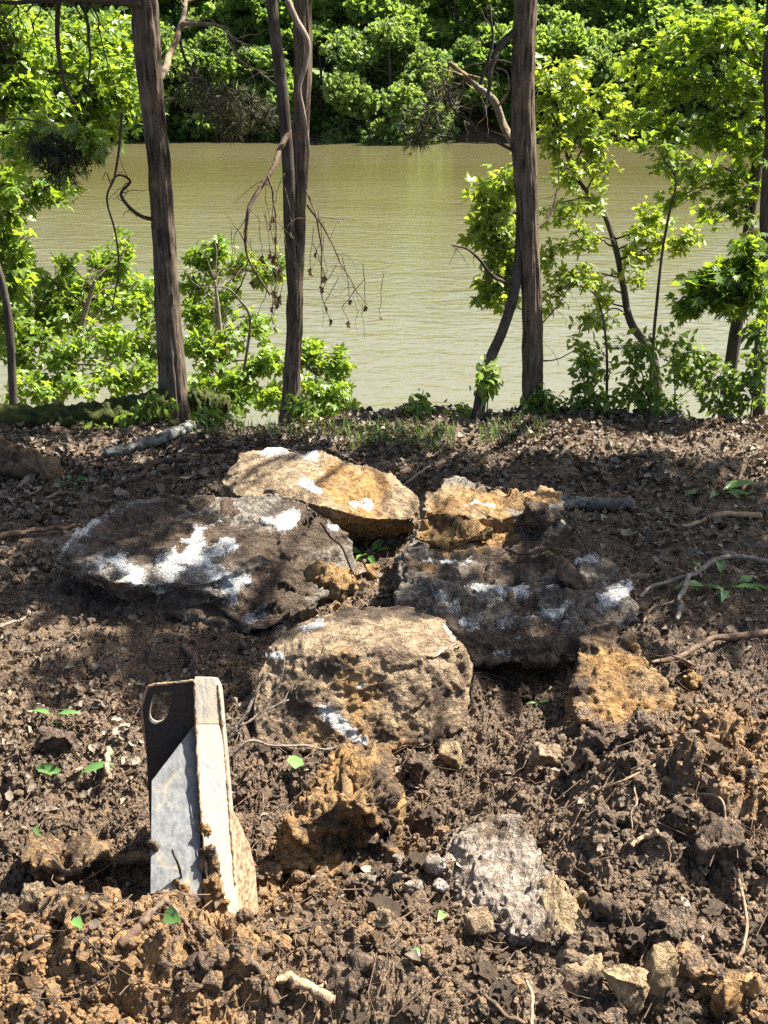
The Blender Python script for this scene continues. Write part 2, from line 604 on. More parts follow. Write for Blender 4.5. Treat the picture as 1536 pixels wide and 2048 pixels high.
GY, GS = np.meshgrid(ROWS, COLS, indexing='ij')
GX = GS * half_width(GY)
gx, gy = GX.ravel(), GY.ravel()
gz = macro(gx, gy)
fine = sstep(1.9, 2.1, gy) * sstep(10.5, 8.8, gy) * sstep(1.6, 1.0, np.abs(GS.ravel()))
rough = 0.30 + 0.70 * sstep(5.0, 3.7, gy)
idx = np.where(fine > 0)[0]
q = np.stack([gx[idx], gy[idx], gz[idx] * 0.5], -1)
warp = np.stack([vnoise(q * 14, 21), vnoise(q * 14, 22), np.zeros(len(q))], -1)
det = np.zeros(len(q))
det += 0.045 * fbm(q * 4.0, 4, 31) * (0.4 + 0.6 * rough[idx])
bil, a_, f_ = np.zeros(len(q)), 1.0, 5.5
for k in range(5):
    bil += a_ * np.abs(vnoise((q + warp * 0.02) * f_ + k * 3.1, 35 + k))
    a_ *= 0.62
    f_ *= 2.1
det += 0.085 * (bil - 0.55) * (0.35 + 0.65 * rough[idx])
for sc_, amp, sd_, wp in ((0.16, 0.026, 41, 0.06), (0.07, 0.020, 51, 0.035), (0.032, 0.012, 61, 0.016)):
    qq = (q + warp * wp) / sc_
    f1, cid = worley(qq, sd_, True)
    dome = np.sqrt(np.maximum(0, 1 - (f1 / (0.45 + 0.35 * cid)) ** 2)) * (0.3 + 0.7 * cid)
    keep = sstep(-0.25, 0.25, vnoise(q / (sc_ * 3.2), sd_ + 9))
    det += amp * dome * keep * rough[idx]
det += 0.013 * fbm(q * 70, 3, 71, 0.65) * (0.5 + 0.5 * rough[idx])
gz[idx] += det * fine[idx] - 0.02 * fine[idx] * rough[idx]
GZ = gz.reshape(GX.shape)


def height(x, y):
    """the finished ground height at the points x, y (bilinear on the sheet)"""
    x = np.atleast_1d(np.asarray(x, dtype=float))
    y = np.atleast_1d(np.asarray(y, dtype=float))
    r = np.interp(y, ROWS, np.arange(len(ROWS)))
    c = np.interp(x / half_width(y), COLS, np.arange(len(COLS)))
    r0 = np.clip(np.floor(r).astype(int), 0, len(ROWS) - 2)
    c0 = np.clip(np.floor(c).astype(int), 0, len(COLS) - 2)
    a, b = r - r0, c - c0
    return ((1 - a) * (1 - b) * GZ[r0, c0] + (1 - a) * b * GZ[r0, c0 + 1] + a * (1 - b) * GZ[r0 + 1, c0] + a * b * GZ[r0 + 1, c0 + 1])


_YS = np.linspace(1.8, 9.0, 1400)


def gp(px, py, lift=0.0):
    """where the ray through a pixel meets the ground"""
    d = ray(px, py)
    P = CAM[None, :] + d[None, :] * (_YS / d[1])[:, None]
    h = height(P[:, 0], P[:, 1]) + lift
    k = np.argmax(P[:, 2] < h)
    if P[k, 2] >= h[k]:
        k = len(_YS) - 1
    return P[k].copy()


def spots(lst):
    out = np.zeros(len(gx))
    for px, py, r, a in lst:
        p = gp(px, py)
        out += a * np.exp(-(((gx - p[0]) ** 2 + (gy - p[1]) ** 2) / r ** 2))
    return out


CLAY_SPOTS = [(60, 1960, 0.28, 1.0), (230, 1930, 0.24, 0.9), (330, 2020, 0.22, 0.8), (120, 1850, 0.16, 0.7), (430, 1740, 0.10, 0.8),
              (560, 1760, 0.18, 1.0), (650, 1800, 0.16, 0.8), (520, 1860, 0.14, 0.6), (830, 1700, 0.12, 0.6), (1230, 1450, 0.20, 0.9),
              (1350, 1410, 0.25, 1.0), (1470, 1450, 0.28, 1.0), (1500, 2010, 0.12, 0.9), (1000, 1620, 0.12, 0.5), (660, 1190, 0.22, 0.9),
              (740, 1150, 0.15, 0.7), (330, 1280, 0.2, 0.25), (700, 1900, 0.2, 0.45), (900, 1900, 0.22, 0.45), (180, 1690, 0.12, 0.8),
              (1500, 1560, 0.16, 0.5), (260, 1430, 0.15, 0.35), (1000, 1520, 0.15, 0.3)]
DRY_SPOTS = [(850, 1920, 0.45, 0.9), (1050, 1980, 0.35, 0.8), (600, 1950, 0.35, 0.6), (700, 1640, 0.3, 0.3), (300, 1850, 0.4, 0.6),
             (100, 1390, 0.5, 0.7), (250, 1600, 0.4, 0.45), (1300, 1480, 0.4, 0.5), (1480, 1600, 0.4, 0.6), (1250, 1700, 0.4, 0.35), (1000, 1500, 0.4, 0.4), (60, 1110, 0.4, 0.6)]
clay_g = np.clip(spots(CLAY_SPOTS) * 0.92, 0, 0.95) * fine
dry_g = np.clip(0.22 + spots(DRY_SPOTS), 0, 1) * np.maximum(fine, 0.3)
grass_g = np.where(gy > 86, 1.0, 0.0) + np.where((gy > 8.3) & (gy < 60), 0.35, 0.0)
CLAY_G, DRY_G = clay_g.reshape(GX.shape), dry_g.reshape(GX.shape)


def sample(G, x, y):
    r = np.clip(np.round(np.interp(y, ROWS, np.arange(len(ROWS)))).astype(int), 0, len(ROWS) - 1)
    c = np.clip(np.round(np.interp(x / half_width(y), COLS, np.arange(len(COLS)))).astype(int), 0, len(COLS) - 1)
    return G[r, c]


nr, nc = GX.shape
ii = (np.arange(nr - 1)[:, None] * nc + np.arange(nc - 1)[None, :]).ravel()
gf = np.stack([ii, ii + 1, ii + nc + 1, ii + nc], -1)
go = link('ground', mesh_np('ground', np.stack([gx, gy, gz], -1), [gf], {'clay': clay_g, 'dry': dry_g, 'grass': grass_g}, smooth=False), MATS['soil'])
go['kind'] = 'structure'

wv = np.array([(-700, 9.0, WATER_Z), (700, 9.0, WATER_Z), (700, 84.0, WATER_Z), (-700, 84.0, WATER_Z)])
wo = link('river_water', mesh_np('river_water', wv, [np.array([[0, 1, 2, 3]])], smooth=False), MATS['river_water'])
wo['kind'] = 'structure'

# ------------------------------------------------------------------ boulders


def hull_mesh(hulls, voxel, smooth_iter=3):
    bm = bmesh.new()
    for pts in hulls:
        b2 = bmesh.new()
        for p in pts:
            b2.verts.new(Vector(p))
        r = bmesh.ops.convex_hull(b2, input=b2.verts)
        bmesh.ops.delete(b2, geom=[g for g in set(r['geom_interior'] + r['geom_unused']) if isinstance(g, bmesh.types.BMVert)], context='VERTS')
        bmesh.ops.recalc_face_normals(b2, faces=b2.faces)
        tmp = bpy.data.meshes.new('tmp')
        b2.to_mesh(tmp)
        b2.free()
        bm.from_mesh(tmp)
        bpy.data.meshes.remove(tmp)
    me = bpy.data.meshes.new('tmp')
    bm.to_mesh(me)
    bm.free()
    o = bpy.data.objects.new('tmp', me)
    COL.objects.link(o)
    md = o.modifiers.new('r', 'REMESH')
    md.mode = 'VOXEL'
    md.voxel_size = voxel
    if smooth_iter:
        ms = o.modifiers.new('s', 'SMOOTH')
        ms.iterations = smooth_iter
        ms.factor = 0.5
    dg = bpy.context.evaluated_depsgraph_get()
    ev = o.evaluated_get(dg)
    em = ev.to_mesh()
    n = len(em.vertices)
    V = np.empty(n * 3, dtype=np.float32)
    em.vertices.foreach_get('co', V)
    Nn = np.empty(n * 3, dtype=np.float32)
    em.vertices.foreach_get('normal', Nn)
    nl = len(em.loops)
    li = np.empty(nl, dtype=np.int32)
    em.loops.foreach_get('vertex_index', li)
    ls = np.empty(len(em.polygons), dtype=np.int32)
    em.polygons.foreach_get('loop_total', ls)
    st = np.cumsum(ls) - ls
    F = []
    for k in (3, 4):
        s = st[ls == k]
        if len(s):
            F.append(li[s[:, None] + np.arange(k)])
    ev.to_mesh_clear()
    bpy.data.objects.remove(o)
    bpy.data.meshes.remove(me)
    return V.reshape(-1, 3).astype(float), Nn.reshape(-1, 3).astype(float), F


def seg_dist(V, a, b):
    a, b = np.asarray(a), np.asarray(b)
    ab = b - a
    t = np.clip(((V - a) @ ab) / (ab @ ab + 1e-12), 0, 1)
    return np.linalg.norm(V - a - t[:, None] * ab, axis=1)


def project(V):
    d = V - CAM
    depth = d[:, 1] * CP - d[:, 2] * SP
    up = d[:, 1] * SP + d[:, 2] * CP
    return 768 + FPX * d[:, 0] / depth, 1024 - FPX * up / depth


def rock(name, label, cat, hulls, mat, voxel=0.013, amp=0.025, crumb=0.0, strata=0.0, strata_dir=(0.1, 0.25, 1), seed=1,
         white=(), clay=(), dirt_shade=(), base=(0, 0, 0), top_dirt=0.0, group=None, smooth_iter=3, chip=0.0, dents=()):
    V, Nn, F = hull_mesh(hulls, voxel, smooth_iter)
    q = V + seed * 3.7
    d = amp * fbm(q * 5.0, 5, seed, 0.55) + (0.3 * amp + 0.008) * fbm(q * 24, 4, seed + 5, 0.68) - (0.3 * amp + 0.006) * np.abs(fbm(q * 13, 3, seed + 7, 0.62))
    d -= amp * 0.9 * np.maximum(0, 0.16 - np.abs(fbm(q * 3.2, 3, seed + 9))) / 0.16      # joints and hollows
    if strata:
        sdv = unit(np.array(strata_dir, dtype=float))
        t = (q @ sdv) * 24 + 1.2 * fbm(q * 5, 2, seed + 13)
        band = vnoise(np.stack([t, 0 * t + seed, 0 * t], -1), seed + 15)
        d += strata * band * (1 - np.abs(Nn @ sdv))
    if chip:
        f1, cid = worley(q / 0.17 + 0.5 * np.stack([vnoise(q * 9, seed + 1), vnoise(q * 9, seed + 2), vnoise(q * 9, seed + 3)], -1), seed + 41)
        d -= chip * (cid - 0.5) * 2 * (1 - 0.3 * f1)
    if crumb:
        for kk_, (sc_, am) in enumerate(((0.11, 0.45), (0.048, 0.34), (0.023, 0.34), (0.012, 0.22))):
            wq = q / sc_ + 0.8 * np.stack([vnoise(q * 14, seed + 1), vnoise(q * 14, seed + 2), vnoise(q * 14, seed + 3)], -1)
            d += crumb * am * (2.4 * np.abs(vnoise(wq, seed + 21 + kk_)) - 0.8)
        d += crumb * 0.7 * fbm(q * 45, 3, seed + 30, 0.65) + crumb * 1.2 * fbm(q * 11, 3, seed + 31, 0.6)
    V2 = V + Nn * d[:, None]
    px, py = project(V)
    facing = ((CAM - V) * Nn).sum(1) > -0.05
    for dx_, dy_, rx_, ry_, dep in dents:
        k_ = ((px - dx_) / rx_) ** 2 + ((py - dy_) / ry_) ** 2 + 0.9 * fbm(q * 16, 3, seed + 61) + 0.35 * vnoise(q * 50, seed + 62)
        k_ = dep * np.exp(-np.maximum(k_, 0) ** 2) * facing
        V2 = V2 + unit(V - CAM) * k_[:, None]

    def paint(lst, b):
        out = np.full(len(V), float(b))
        for it in lst:
            x0, y0, x1, y1, r, a = it
            ab = np.array([x1 - x0, y1 - y0], dtype=float)
            t = np.clip(((px - x0) * ab[0] + (py - y0) * ab[1]) / (ab @ ab + 1e-9), 0, 1)
            dd = np.hypot(px - x0 - t * ab[0], py - y0 - t * ab[1])
            out += a * np.exp(-(dd / r) ** 2) * facing
        return np.clip(out, -1, 1.2)
    wa, ca, da = paint(white, base[0]), paint(clay, base[1]), paint(dirt_shade, base[2])
    wa = wa * (0.55 + 0.6 * np.clip(0.5 + (d - np.median(d)) / (1.6 * d.std() + 1e-9), 0, 1.2))
    if top_dirt:
        da = da + top_dirt * sstep(0.5, 0.9, Nn[:, 2]) + 0.25 * np.clip(-d / (amp + 1e-6), 0, 1) * top_dirt
    c = V2.mean(0)
    c[2] = V2[:, 2].min()
    me = mesh_np(name, V2 - c, F, {'white': wa, 'clay': ca, 'dirt_shade': da})
    o = link(name, me, MATS[mat])
    o.location = c
    return tag(o, label, cat, group)


P = at
# large slab on the left
rock('boulder', 'large dark grey slab with white scrapes and painted sun dapples, widest of the boulders', 'boulder',
     [[P(96, 1112, 4.95), P(230, 999, 5.45), P(420, 994, 5.5), P(614, 996, 5.42), P(640, 1030, 5.25),
       P(86, 1134, 4.92), P(230, 1165, 4.76), P(420, 1168, 4.80), P(575, 1105, 5.0), P(120, 1150, 4.98), P(250, 1206, 4.82)],
      [P(250, 1180, 4.86), P(285, 1262, 4.86), P(430, 1276, 4.68), P(520, 1262, 4.70), P(610, 1226, 4.80), P(716, 1145, 5.08), P(700, 1066, 5.2),
       P(420, 1165, 4.82), P(570, 1102, 5.0), P(612, 1000, 5.38), (-1.0, 5.4, -0.05), (-0.15, 5.4, -0.05), (-0.9, 4.95, -0.06), (-0.3, 4.9, -0.06)]],
     'limestone_grey', 0.008, 0.015, strata=0.030, chip=0.020, crumb=0.005, seed=3, smooth_iter=1, top_dirt=0.30, base=(0.0, -0.2, 0.22),
     white=[(400, 1050, 435, 1033, 12, 0.9), (345, 1135, 395, 1075, 22, 0.75), (395, 1110, 465, 1085, 16, 0.95), (330, 1150, 420, 1150, 40, 0.45),
            (200, 1130, 260, 1150, 22, 0.65), (470, 1040, 580, 1040, 16, 0.6), (560, 1060, 590, 1030, 14, 0.5), (465, 1165, 485, 1160, 16, 0.8),  # several strokes paint sun dapples in white, among real scrapes
            (500, 1235, 535, 1222, 13, 0.9), (470, 1003, 480, 1008, 8, 0.8), (240, 1120, 330, 1190, 24, 0.35), (645, 1050, 670, 1056, 9, 0.7), (110, 1110, 220, 1015, 16, 0.45), (120, 1125, 240, 1155, 10, 0.4), (440, 1150, 480, 1210, 30, 0.35)],
     dirt_shade=[(260, 1060, 430, 1030, 46, 0.6), (620, 1080, 520, 1200, 60, 0.45), (300, 1215, 560, 1215, 26, 0.5), (150, 1170, 240, 1210, 30, 0.5), (600, 1030, 610, 1060, 20, 0.4)],  # dirt, with the shade of the left undercut painted in
     clay=[(640, 1040, 690, 1070, 16, 0.5)])
# tan boulder behind it
rock('boulder', 'tan boulder with white crest and shaded overhang, rearmost in the middle', 'boulder',
     [[P(438, 960, 5.85), P(480, 905, 6.0), P(560, 891, 6.05), P(640, 898, 6.05), P(778, 946, 5.95), P(838, 1000, 5.75),
       P(470, 990, 5.62), P(590, 1000, 5.5), P(650, 1012, 5.45), P(740, 1037, 5.42), P(832, 1040, 5.5),
       P(600, 1060, 5.68), P(690, 1088, 5.70), P(770, 1094, 5.70), P(826, 1062, 5.72), (-0.7, 6.1, -0.03), (0.1, 6.1, -0.03), (-0.75, 5.75, -0.03)]],
     'limestone_tan', 0.008, 0.012, strata=0.016, chip=0.012, seed=7, smooth_iter=1, base=(0.0, 0.22, 0.0), strata_dir=(0.35, 0.1, 1),
     white=[(530, 900, 620, 905, 15, 0.9), (620, 905, 650, 940, 12, 0.8), (605, 965, 640, 985, 12, 0.75), (700, 1005, 740, 1012, 12, 0.7), (640, 945, 620, 965, 9, 0.5), (735, 990, 738, 1010, 6, 0.5), (820, 1036, 826, 1042, 5, .7)],
     dirt_shade=[(480, 955, 560, 985, 24, 0.30), (770, 970, 820, 1000, 20, 0.22)],
     clay=[(660, 960, 740, 1010, 40, 0.5), (650, 1050, 800, 1080, 40, 0.5), (700, 930, 760, 960, 30, 0.3)])
# big block on the right
rock('boulder', 'big sloping boulder with white patches under dark soil, right of the others', 'boulder',
     [[P(846, 977, 5.40), P(900, 961, 5.5), P(1000, 967, 5.5), P(1108, 982, 5.45), P(1130, 1002, 5.35), P(846, 1022, 5.15), P(1000, 1034, 5.12), P(1120, 1028, 5.18),
       P(842, 1060, 5.15), P(1120, 1060, 5.15), (0.2, 5.5, -0.05), (0.8, 5.5, -0.05)],
      [P(832, 1060, 5.12), P(1130, 1045, 5.2), P(806, 1110, 4.95), P(1205, 1108, 5.02), P(788, 1200, 4.6), P(1262, 1162, 4.76), P(1282, 1240, 4.5), P(880, 1275, 4.32),
       P(960, 1328, 4.20), P(1140, 1325, 4.20), P(1240, 1265, 4.38), (0.05, 4.62, -0.05), (0.85, 4.62, -0.05), (0.1, 5.4, -0.05), (0.95, 5.2, -0.05)]],
     'limestone_grey', 0.008, 0.020, strata=0.020, chip=0.024, crumb=0.012, seed=12, smooth_iter=1, base=(0.0, -0.2, 0.42), top_dirt=0.10,
     white=[(960, 1175, 1050, 1180, 16, 0.85), (1200, 1205, 1250, 1185, 20, 1.0), (1210, 1165, 1255, 1175, 12, 0.6), (930, 1250, 1010, 1235, 18, 0.75), (1060, 1225, 1150, 1225, 18, 0.7),
            (890, 1125, 940, 1120, 9, 0.8), (850, 1125, 860, 1125, 8, 0.6), (1150, 1118, 1190, 1120, 10, 0.8), (870, 1180, 900, 1220, 18, 0.5), (1090, 1160, 1100, 1170, 12, 0.6),
            (990, 1312, 1040, 1310, 8, 0.6), (1020, 1200, 1040, 1270, 30, 0.3), (855, 1008, 990, 1009, 3, 0.7), (790, 1190, 810, 1170, 8, 0.5), (930, 1190, 1000, 1200, 30, 0.25)],
     clay=[(860, 990, 1110, 990, 22, 1.3), (860, 1050, 1000, 1050, 34, 1.3), (880, 1090, 1060, 1100, 30, 0.8), (1190, 1090, 1220, 1130, 14, 0.6)],
     dirt_shade=[(1000, 1110, 1160, 1090, 30, 0.4), (900, 1280, 1130, 1300, 34, 0.5), (860, 990, 1110, 990, 36, -0.9), (860, 1050, 1000, 1050, 30, -0.5), (1040, 1150, 1050, 1200, 20, 0.3)])
# tan block in the middle
rock('boulder', 'tan square boulder with flat top and white rim, in the middle of the picture', 'boulder',
     [[P(602, 1240, 4.1), P(700, 1210, 4.25), P(820, 1208, 4.27), P(892, 1236, 4.15), P(928, 1288, 3.95), P(700, 1308, 3.80), P(604, 1310, 3.85), P(760, 1300, 3.80), P(872, 1310, 3.84),
       P(528, 1296, 4.0), P(508, 1440, 3.75), P(516, 1488, 3.70), P(620, 1510, 3.64), P(740, 1506, 3.66), P(860, 1496, 3.70), P(938, 1452, 3.82), P(944, 1330, 3.97), P(504, 1400, 3.82),
       (-0.42, 4.2, -0.03), (0.27, 4.2, -0.03)]],
     'limestone_tan', 0.007, 0.008, chip=0.010, crumb=0.004, strata=0.005, seed=21, base=(0.0, 0.20, 0.18), smooth_iter=1,
     white=[(605, 1250, 640, 1245, 15, 0.9), (890, 1245, 912, 1275, 6, 1.0), (912, 1275, 880, 1300, 5, 0.9), (530, 1308, 560, 1312, 10, 0.9), (540, 1292, 570, 1280, 6, 0.6),
            (650, 1425, 720, 1480, 17, 0.95), (714, 1376, 728, 1370, 4, 0.9)],
     dirt_shade=[(680, 1215, 860, 1215, 24, 0.75), (560, 1290, 640, 1310, 26, 0.3), (600, 1370, 660, 1340, 24, 0.4), (800, 1340, 900, 1400, 50, 0.35), (540, 1400, 620, 1440, 36, 0.35), (700, 1280, 860, 1270, 30, 0.12), (760, 1470, 900, 1480, 20, 0.4), (650, 1250, 760, 1300, 30, 0.15)],
     clay=[(680, 1330, 740, 1400, 40, 0.5), (600, 1460, 800, 1480, 40, 0.4)])
# ochre clay lump on the right
rock('clay_block', 'upright ochre clay block leaning on the white-patched boulder', 'clay block',
     [[P(1160, 1272, 4.02), P(1185, 1252, 4.06), P(1232, 1246, 4.08), P(1268, 1272, 4.0), P(1300, 1345, 3.84), P(1345, 1415, 3.68), P(1400, 1470, 3.56), P(1290, 1500, 3.50), P(1165, 1505, 3.54), P(1142, 1410, 3.76), P(1146, 1330, 3.9),
       (0.75, 4.0, 0.0), (0.95, 3.95, 0.0), (0.62, 3.8, 0.0), (1.05, 3.7, 0.05)]],
     'ochre_clay', 0.007, 0.030, crumb=0.008, strata=0.008, seed=33, base=(0, 0.40, 0.34),
     dirt_shade=[(1150, 1270, 1260, 1255, 28, 0.5), (1160, 1480, 1230, 1470, 30, 0.6), (1300, 1470, 1400, 1480, 30, 0.35), (1150, 1330, 1160, 1420, 22, 0.3)], clay=[(1220, 1350, 1280, 1400, 50, 0.4)])
# hollow ochre clod in the foreground
rock('clay_clod', 'crumbly orange clay clod with a hollow shaded front, beside the steel bracket', 'clay clod',
     [[P(538, 1748, 2.97), P(548, 1660, 3.0), P(588, 1615, 3.06), P(645, 1556, 3.12), P(712, 1524, 3.16), P(765, 1534, 3.16), P(796, 1585, 3.12), P(803, 1640, 3.08),
       P(796, 1738, 3.02), P(650, 1750, 2.94), P(600, 1650, 2.98), P(700, 1600, 3.0), P(760, 1620, 3.02), (-0.26, 3.3, 0.0), (0.03, 3.4, 0.0), (-0.15, 3.36, 0.22), (0.0, 3.36, 0.22), (-0.2, 3.3, 0.16)]],
     'ochre_clay', 0.007, 0.020, crumb=0.026, seed=39, base=(0, 0.24, 0.34), dents=[(712, 1676, 62, 40, 0.10), (660, 1700, 50, 34, 0.05), (760, 1640, 26, 40, 0.04), (690, 1560, 30, 14, 0.02)],
     dirt_shade=[(760, 1540, 790, 1640, 30, 0.35), (640, 1660, 770, 1690, 60, 0.25)], clay=[(560, 1640, 600, 1720, 40, 0.4), (640, 1530, 720, 1510, 40, 0.3)])  # shade of the hollow painted darker here, beside real dirt
# pale slab in the foreground
def PG(px, py, d):
    return P(px, py, gp(px, py)[1] - d)


rock('boulder', 'pale pinkish-white gravelly rock half buried in soil, lowest boulder in the picture', 'boulder',
     [[PG(892, 1668, 0.05), PG(945, 1640, 0.06), PG(1040, 1636, 0.07), PG(1104, 1720, 0.08), PG(1134, 1800, 0.08), PG(1112, 1892, 0.08), PG(1030, 1870, 0.07), PG(940, 1812, 0.07), PG(876, 1716, 0.07),
       (0.2, 2.95, 0.0), (0.42, 2.60, -0.02), (0.44, 3.0, 0.0), (0.2, 2.7, 0.0)]],
     'limestone_pale', 0.006, 0.016, crumb=0.007, chip=0.012, seed=45, base=(-0.10, -0.1, 0.32), smooth_iter=1,
     white=[(915, 1685, 925, 1725, 16, 0.5), (1020, 1650, 1036, 1690, 10, 0.5)], dirt_shade=[(980, 1660, 1030, 1670, 20, 0.25), (1125, 1830, 1090, 1880, 20, 0.5), (930, 1790, 1000, 1840, 16, 0.35)])
rock('boulder', 'long tan flank of rock sloping down beside the pale gravelly rock', 'boulder',
     [[PG(1070, 1765, 0.07), PG(1124, 1744, 0.08), PG(1166, 1830, 0.07), PG(1214, 1930, 0.06), PG(1208, 1985, 0.04), PG(1130, 1965, 0.05), PG(1080, 1880, 0.06), (0.34, 2.95, 0.0), (0.54, 2.6, -0.02), (0.32, 2.5, -0.02), (0.46, 2.40, 0.0)]],
     'yellow_stone', 0.006, 0.012, strata=0.008, strata_dir=(1, 0.6, 0.2), crumb=0.006, seed=47, base=(0.02, -0.2, 0.27), smooth_iter=1, dirt_shade=[(1100, 1940, 1200, 1960, 20, 0.5)])


def small_rock(name, label, cat, px, py, wpx, hpx, mat, seed, crumb=0.0, base=(0, 0, 0), lift=0.0, Y=None, voxel=None, white=(), depth=0.8, group=None, skew=0.0, top_dirt=0.0, n=13):
    """a rough stone whose outline spans about wpx by hpx at the pixel"""
    r = np.random.default_rng(seed)
    c = gp(px, py + hpx * 0.35) if Y is None else P(px, py + hpx * 0.35, Y)
    k = np.linalg.norm(c - CAM) / FPX
    a, b, h = wpx * k / 2, wpx * k / 2 * depth, hpx * k / 2
    pts = []
    d = unit(r.normal(size=(n, 3)))
    d = np.sign(d) * np.abs(d) ** 0.75
    for v in d:
        s = r.uniform(0.82, 1.06)
        pts.append((c[0] + a * v[0] * s + skew * v[2] * a, c[1] + b * v[1] * s + b * 0.3, c[2] + h * 0.55 + lift + h * v[2] * s))
    return rock(name, label, cat, [pts], mat, voxel or max(0.004, min(0.011, a / 9)), a * 0.16, crumb=crumb * 1.35, seed=seed, base=base, white=white, group=group, smooth_iter=1, chip=a * 0.16, top_dirt=top_dirt)


small_rock('stone', 'dark brown stone block perched on the white-patched boulder', 'stone', 1152, 1165, 104, 88, 'dark_clod', 51, 0.004, (0, 0, 0.2), Y=4.72, lift=0.03)
small_rock('clay_clod', 'ochre crumbly clay stuck on the back of the white-patched boulder', 'clay clod', 920, 1078, 200, 50, 'ochre_clay', 52, 0.010, (0, 0.4, 0.14), Y=5.0, depth=0.35)
small_rock('soil_lump', 'black soil lump under the ochre ledge of the white-patched boulder', 'soil lump', 1062, 1032, 100, 62, 'dark_clod', 53, 0.012, (0, 0, 0.3), Y=5.08, depth=0.5)
small_rock('clay_clod', 'small brown clay clod at the shaded edge of the white-patched boulder', 'clay clod', 862, 1148, 72, 44, 'ochre_clay', 54, 0.008, (0, 0.0, 0.42), Y=4.78)
small_rock('clay_clod', 'ochre clay heap in the gap beside the large dark grey slab', 'clay clod', 668, 1170, 110, 96, 'ochre_clay', 55, 0.016, (0, 0.25, 0.20), Y=4.72)
small_rock('clay_clod', 'sunlit tan clod between the tan boulders', 'clay clod', 742, 1142, 52, 36, 'ochre_clay', 56, 0.007, (0, 0.5, 0.0))
small_rock('clay_clod', 'brown clod pinned under the corner of the large dark grey slab', 'clay clod', 612, 1232, 42, 34, 'ochre_clay', 57, 0.006, (0, 0.2, 0.3))
small_rock('soil_lump', 'dark crumbly soil lump left of the flat-topped tan boulder', 'soil lump', 500, 1280, 58, 60, 'dark_clod', 58, 0.012, (0, 0.05, 0.25))
small_rock('soil_lump', 'brown soil lump under the front of the flat-topped tan boulder', 'soil lump', 835, 1535, 100, 92, 'dark_clod', 59, 0.014, (0, 0.2, 0.25))
small_rock('stone', 'yellow-brown stone slab under the corner of the flat-topped tan boulder', 'stone', 898, 1515, 56, 80, 'yellow_stone', 60, 0.0, (0, 0.2, 0.25))
small_rock('stone', 'round tan stone alone in the hollow right of the flat-topped boulder', 'stone', 1092, 1528, 84, 74, 'limestone_tan', 61, 0.004, (0, 0.1, 0.12), lift=0.022, top_dirt=0.1)
small_rock('soil_lump', 'dark soil lump at the foot of the upright ochre block', 'soil lump', 1195, 1490, 92, 92, 'dark_clod', 62, 0.014, (0, 0.05, 0.2))
small_rock('stone', 'pale yellow stone with broken flat face near the bottom edge', 'stone', 1250, 1990, 118, 140, 'yellow_stone', 63, 0.0, (0, 0.1, 0.0), lift=0.015)
small_rock('stone', 'taller yellow-brown stone standing behind the pale yellow stone', 'stone', 1318, 1955, 100, 150, 'yellow_stone', 64, 0.0, (0, 0.35, 0.05), lift=0.015)
small_rock('stone', 'bright ochre stone in the bottom corner', 'stone', 1490, 2006, 120, 104, 'ochre_clay', 65, 0.004, (0, 0.7, -0.2), lift=0.01)
small_rock('stone', 'reddish brown broken stone among ochre crumbs by the frame edge', 'stone', 62, 1806, 74, 78, 'limestone_tan', 66, 0.0, (0, -0.1, 0.10), lift=0.022)
small_rock('stone', 'pale grey flat stone on the leaf litter behind the dark grey slab', 'stone', 240, 986, 54, 30, 'limestone_pale', 67, 0.0, (0, -0.3, 0.0))
small_rock('stone', 'small white stone left of the pale gravelly rock', 'stone', 790, 1770, 46, 50, 'limestone_pale', 68, 0.0, (0.45, -0.3, 0.0), lift=0.022)
small_rock('stone', 'white stone with dark streak touching the pale gravelly rock', 'stone', 868, 1740, 48, 46, 'limestone_pale', 69, 0.0, (0.4, -0.3, 0.05), lift=0.022)
small_rock('stone', 'dark and white pebble beside the hollow clay clod', 'stone', 794, 1730, 34, 32, 'limestone_pale', 70, 0.0, (0.3, -0.3, 0.3), lift=0.022)
small_rock('stone', 'small white chip below the stone with dark streak', 'stone', 882, 1786, 34, 26, 'limestone_pale', 71, 0.0, (0.5, -0.3, 0.0), lift=0.022)
small_rock('stone', 'brownish pink stone below the small white stone', 'stone', 828, 1790, 46, 50, 'limestone_pale', 72, 0.0, (0.0, -0.1, 0.14), lift=0.022)
small_rock('stone', 'greyish brown stone under the hollow clay clod', 'stone', 738, 1756, 50, 46, 'limestone_pale', 73, 0.0, (0, -0.1, 0.22))
small_rock('stone', 'flat tan stone below the pale gravelly rock', 'stone', 954, 1862, 96, 54, 'limestone_tan', 74, 0.0, (0.0, 0.2, 0.05), lift=0.022)
small_rock('stone', 'light tan stone in crumbs below the hollow clay clod', 'stone', 766, 1852, 50, 40, 'limestone_tan', 75, 0.0, (0.1, 0.1, 0.0), lift=0.022)
small_rock('stone', 'yellowish upright stone right of the tan rock flank', 'stone', 1158, 1800, 40, 70, 'yellow_stone', 76, 0.0, (0, 0.2, 0.1))
small_rock('soil_lump', 'large dark soil clod right of the tan rock flank', 'soil lump', 1218, 1838, 96, 76, 'dark_clod', 77, 0.014, (0, 0.1, 0.0))
small_rock('soil_lump', 'dark crumbling clod above the bottom corner stone', 'soil lump', 1404, 1990, 100, 96, 'dark_clod', 78, 0.015, (0, 0.05, 0.1))
small_rock('soil_lump', 'big brown and ochre clod left of the steel bracket', 'soil lump', 110, 1735, 190, 110, 'dark_clod', 79, 0.022, (0, 0.42, -0.1))
small_rock('soil_lump', 'dark root-bound soil ball on the left side', 'soil lump', 118, 1490, 116, 92, 'dark_clod', 80, 0.012, (0, 0, 0.1))
small_rock('soil_lump', 'dark brown clod in the deep shade at the bottom', 'soil lump', 700, 1960, 120, 80, 'dark_clod', 81, 0.017, (0, 0.05, 0.1))
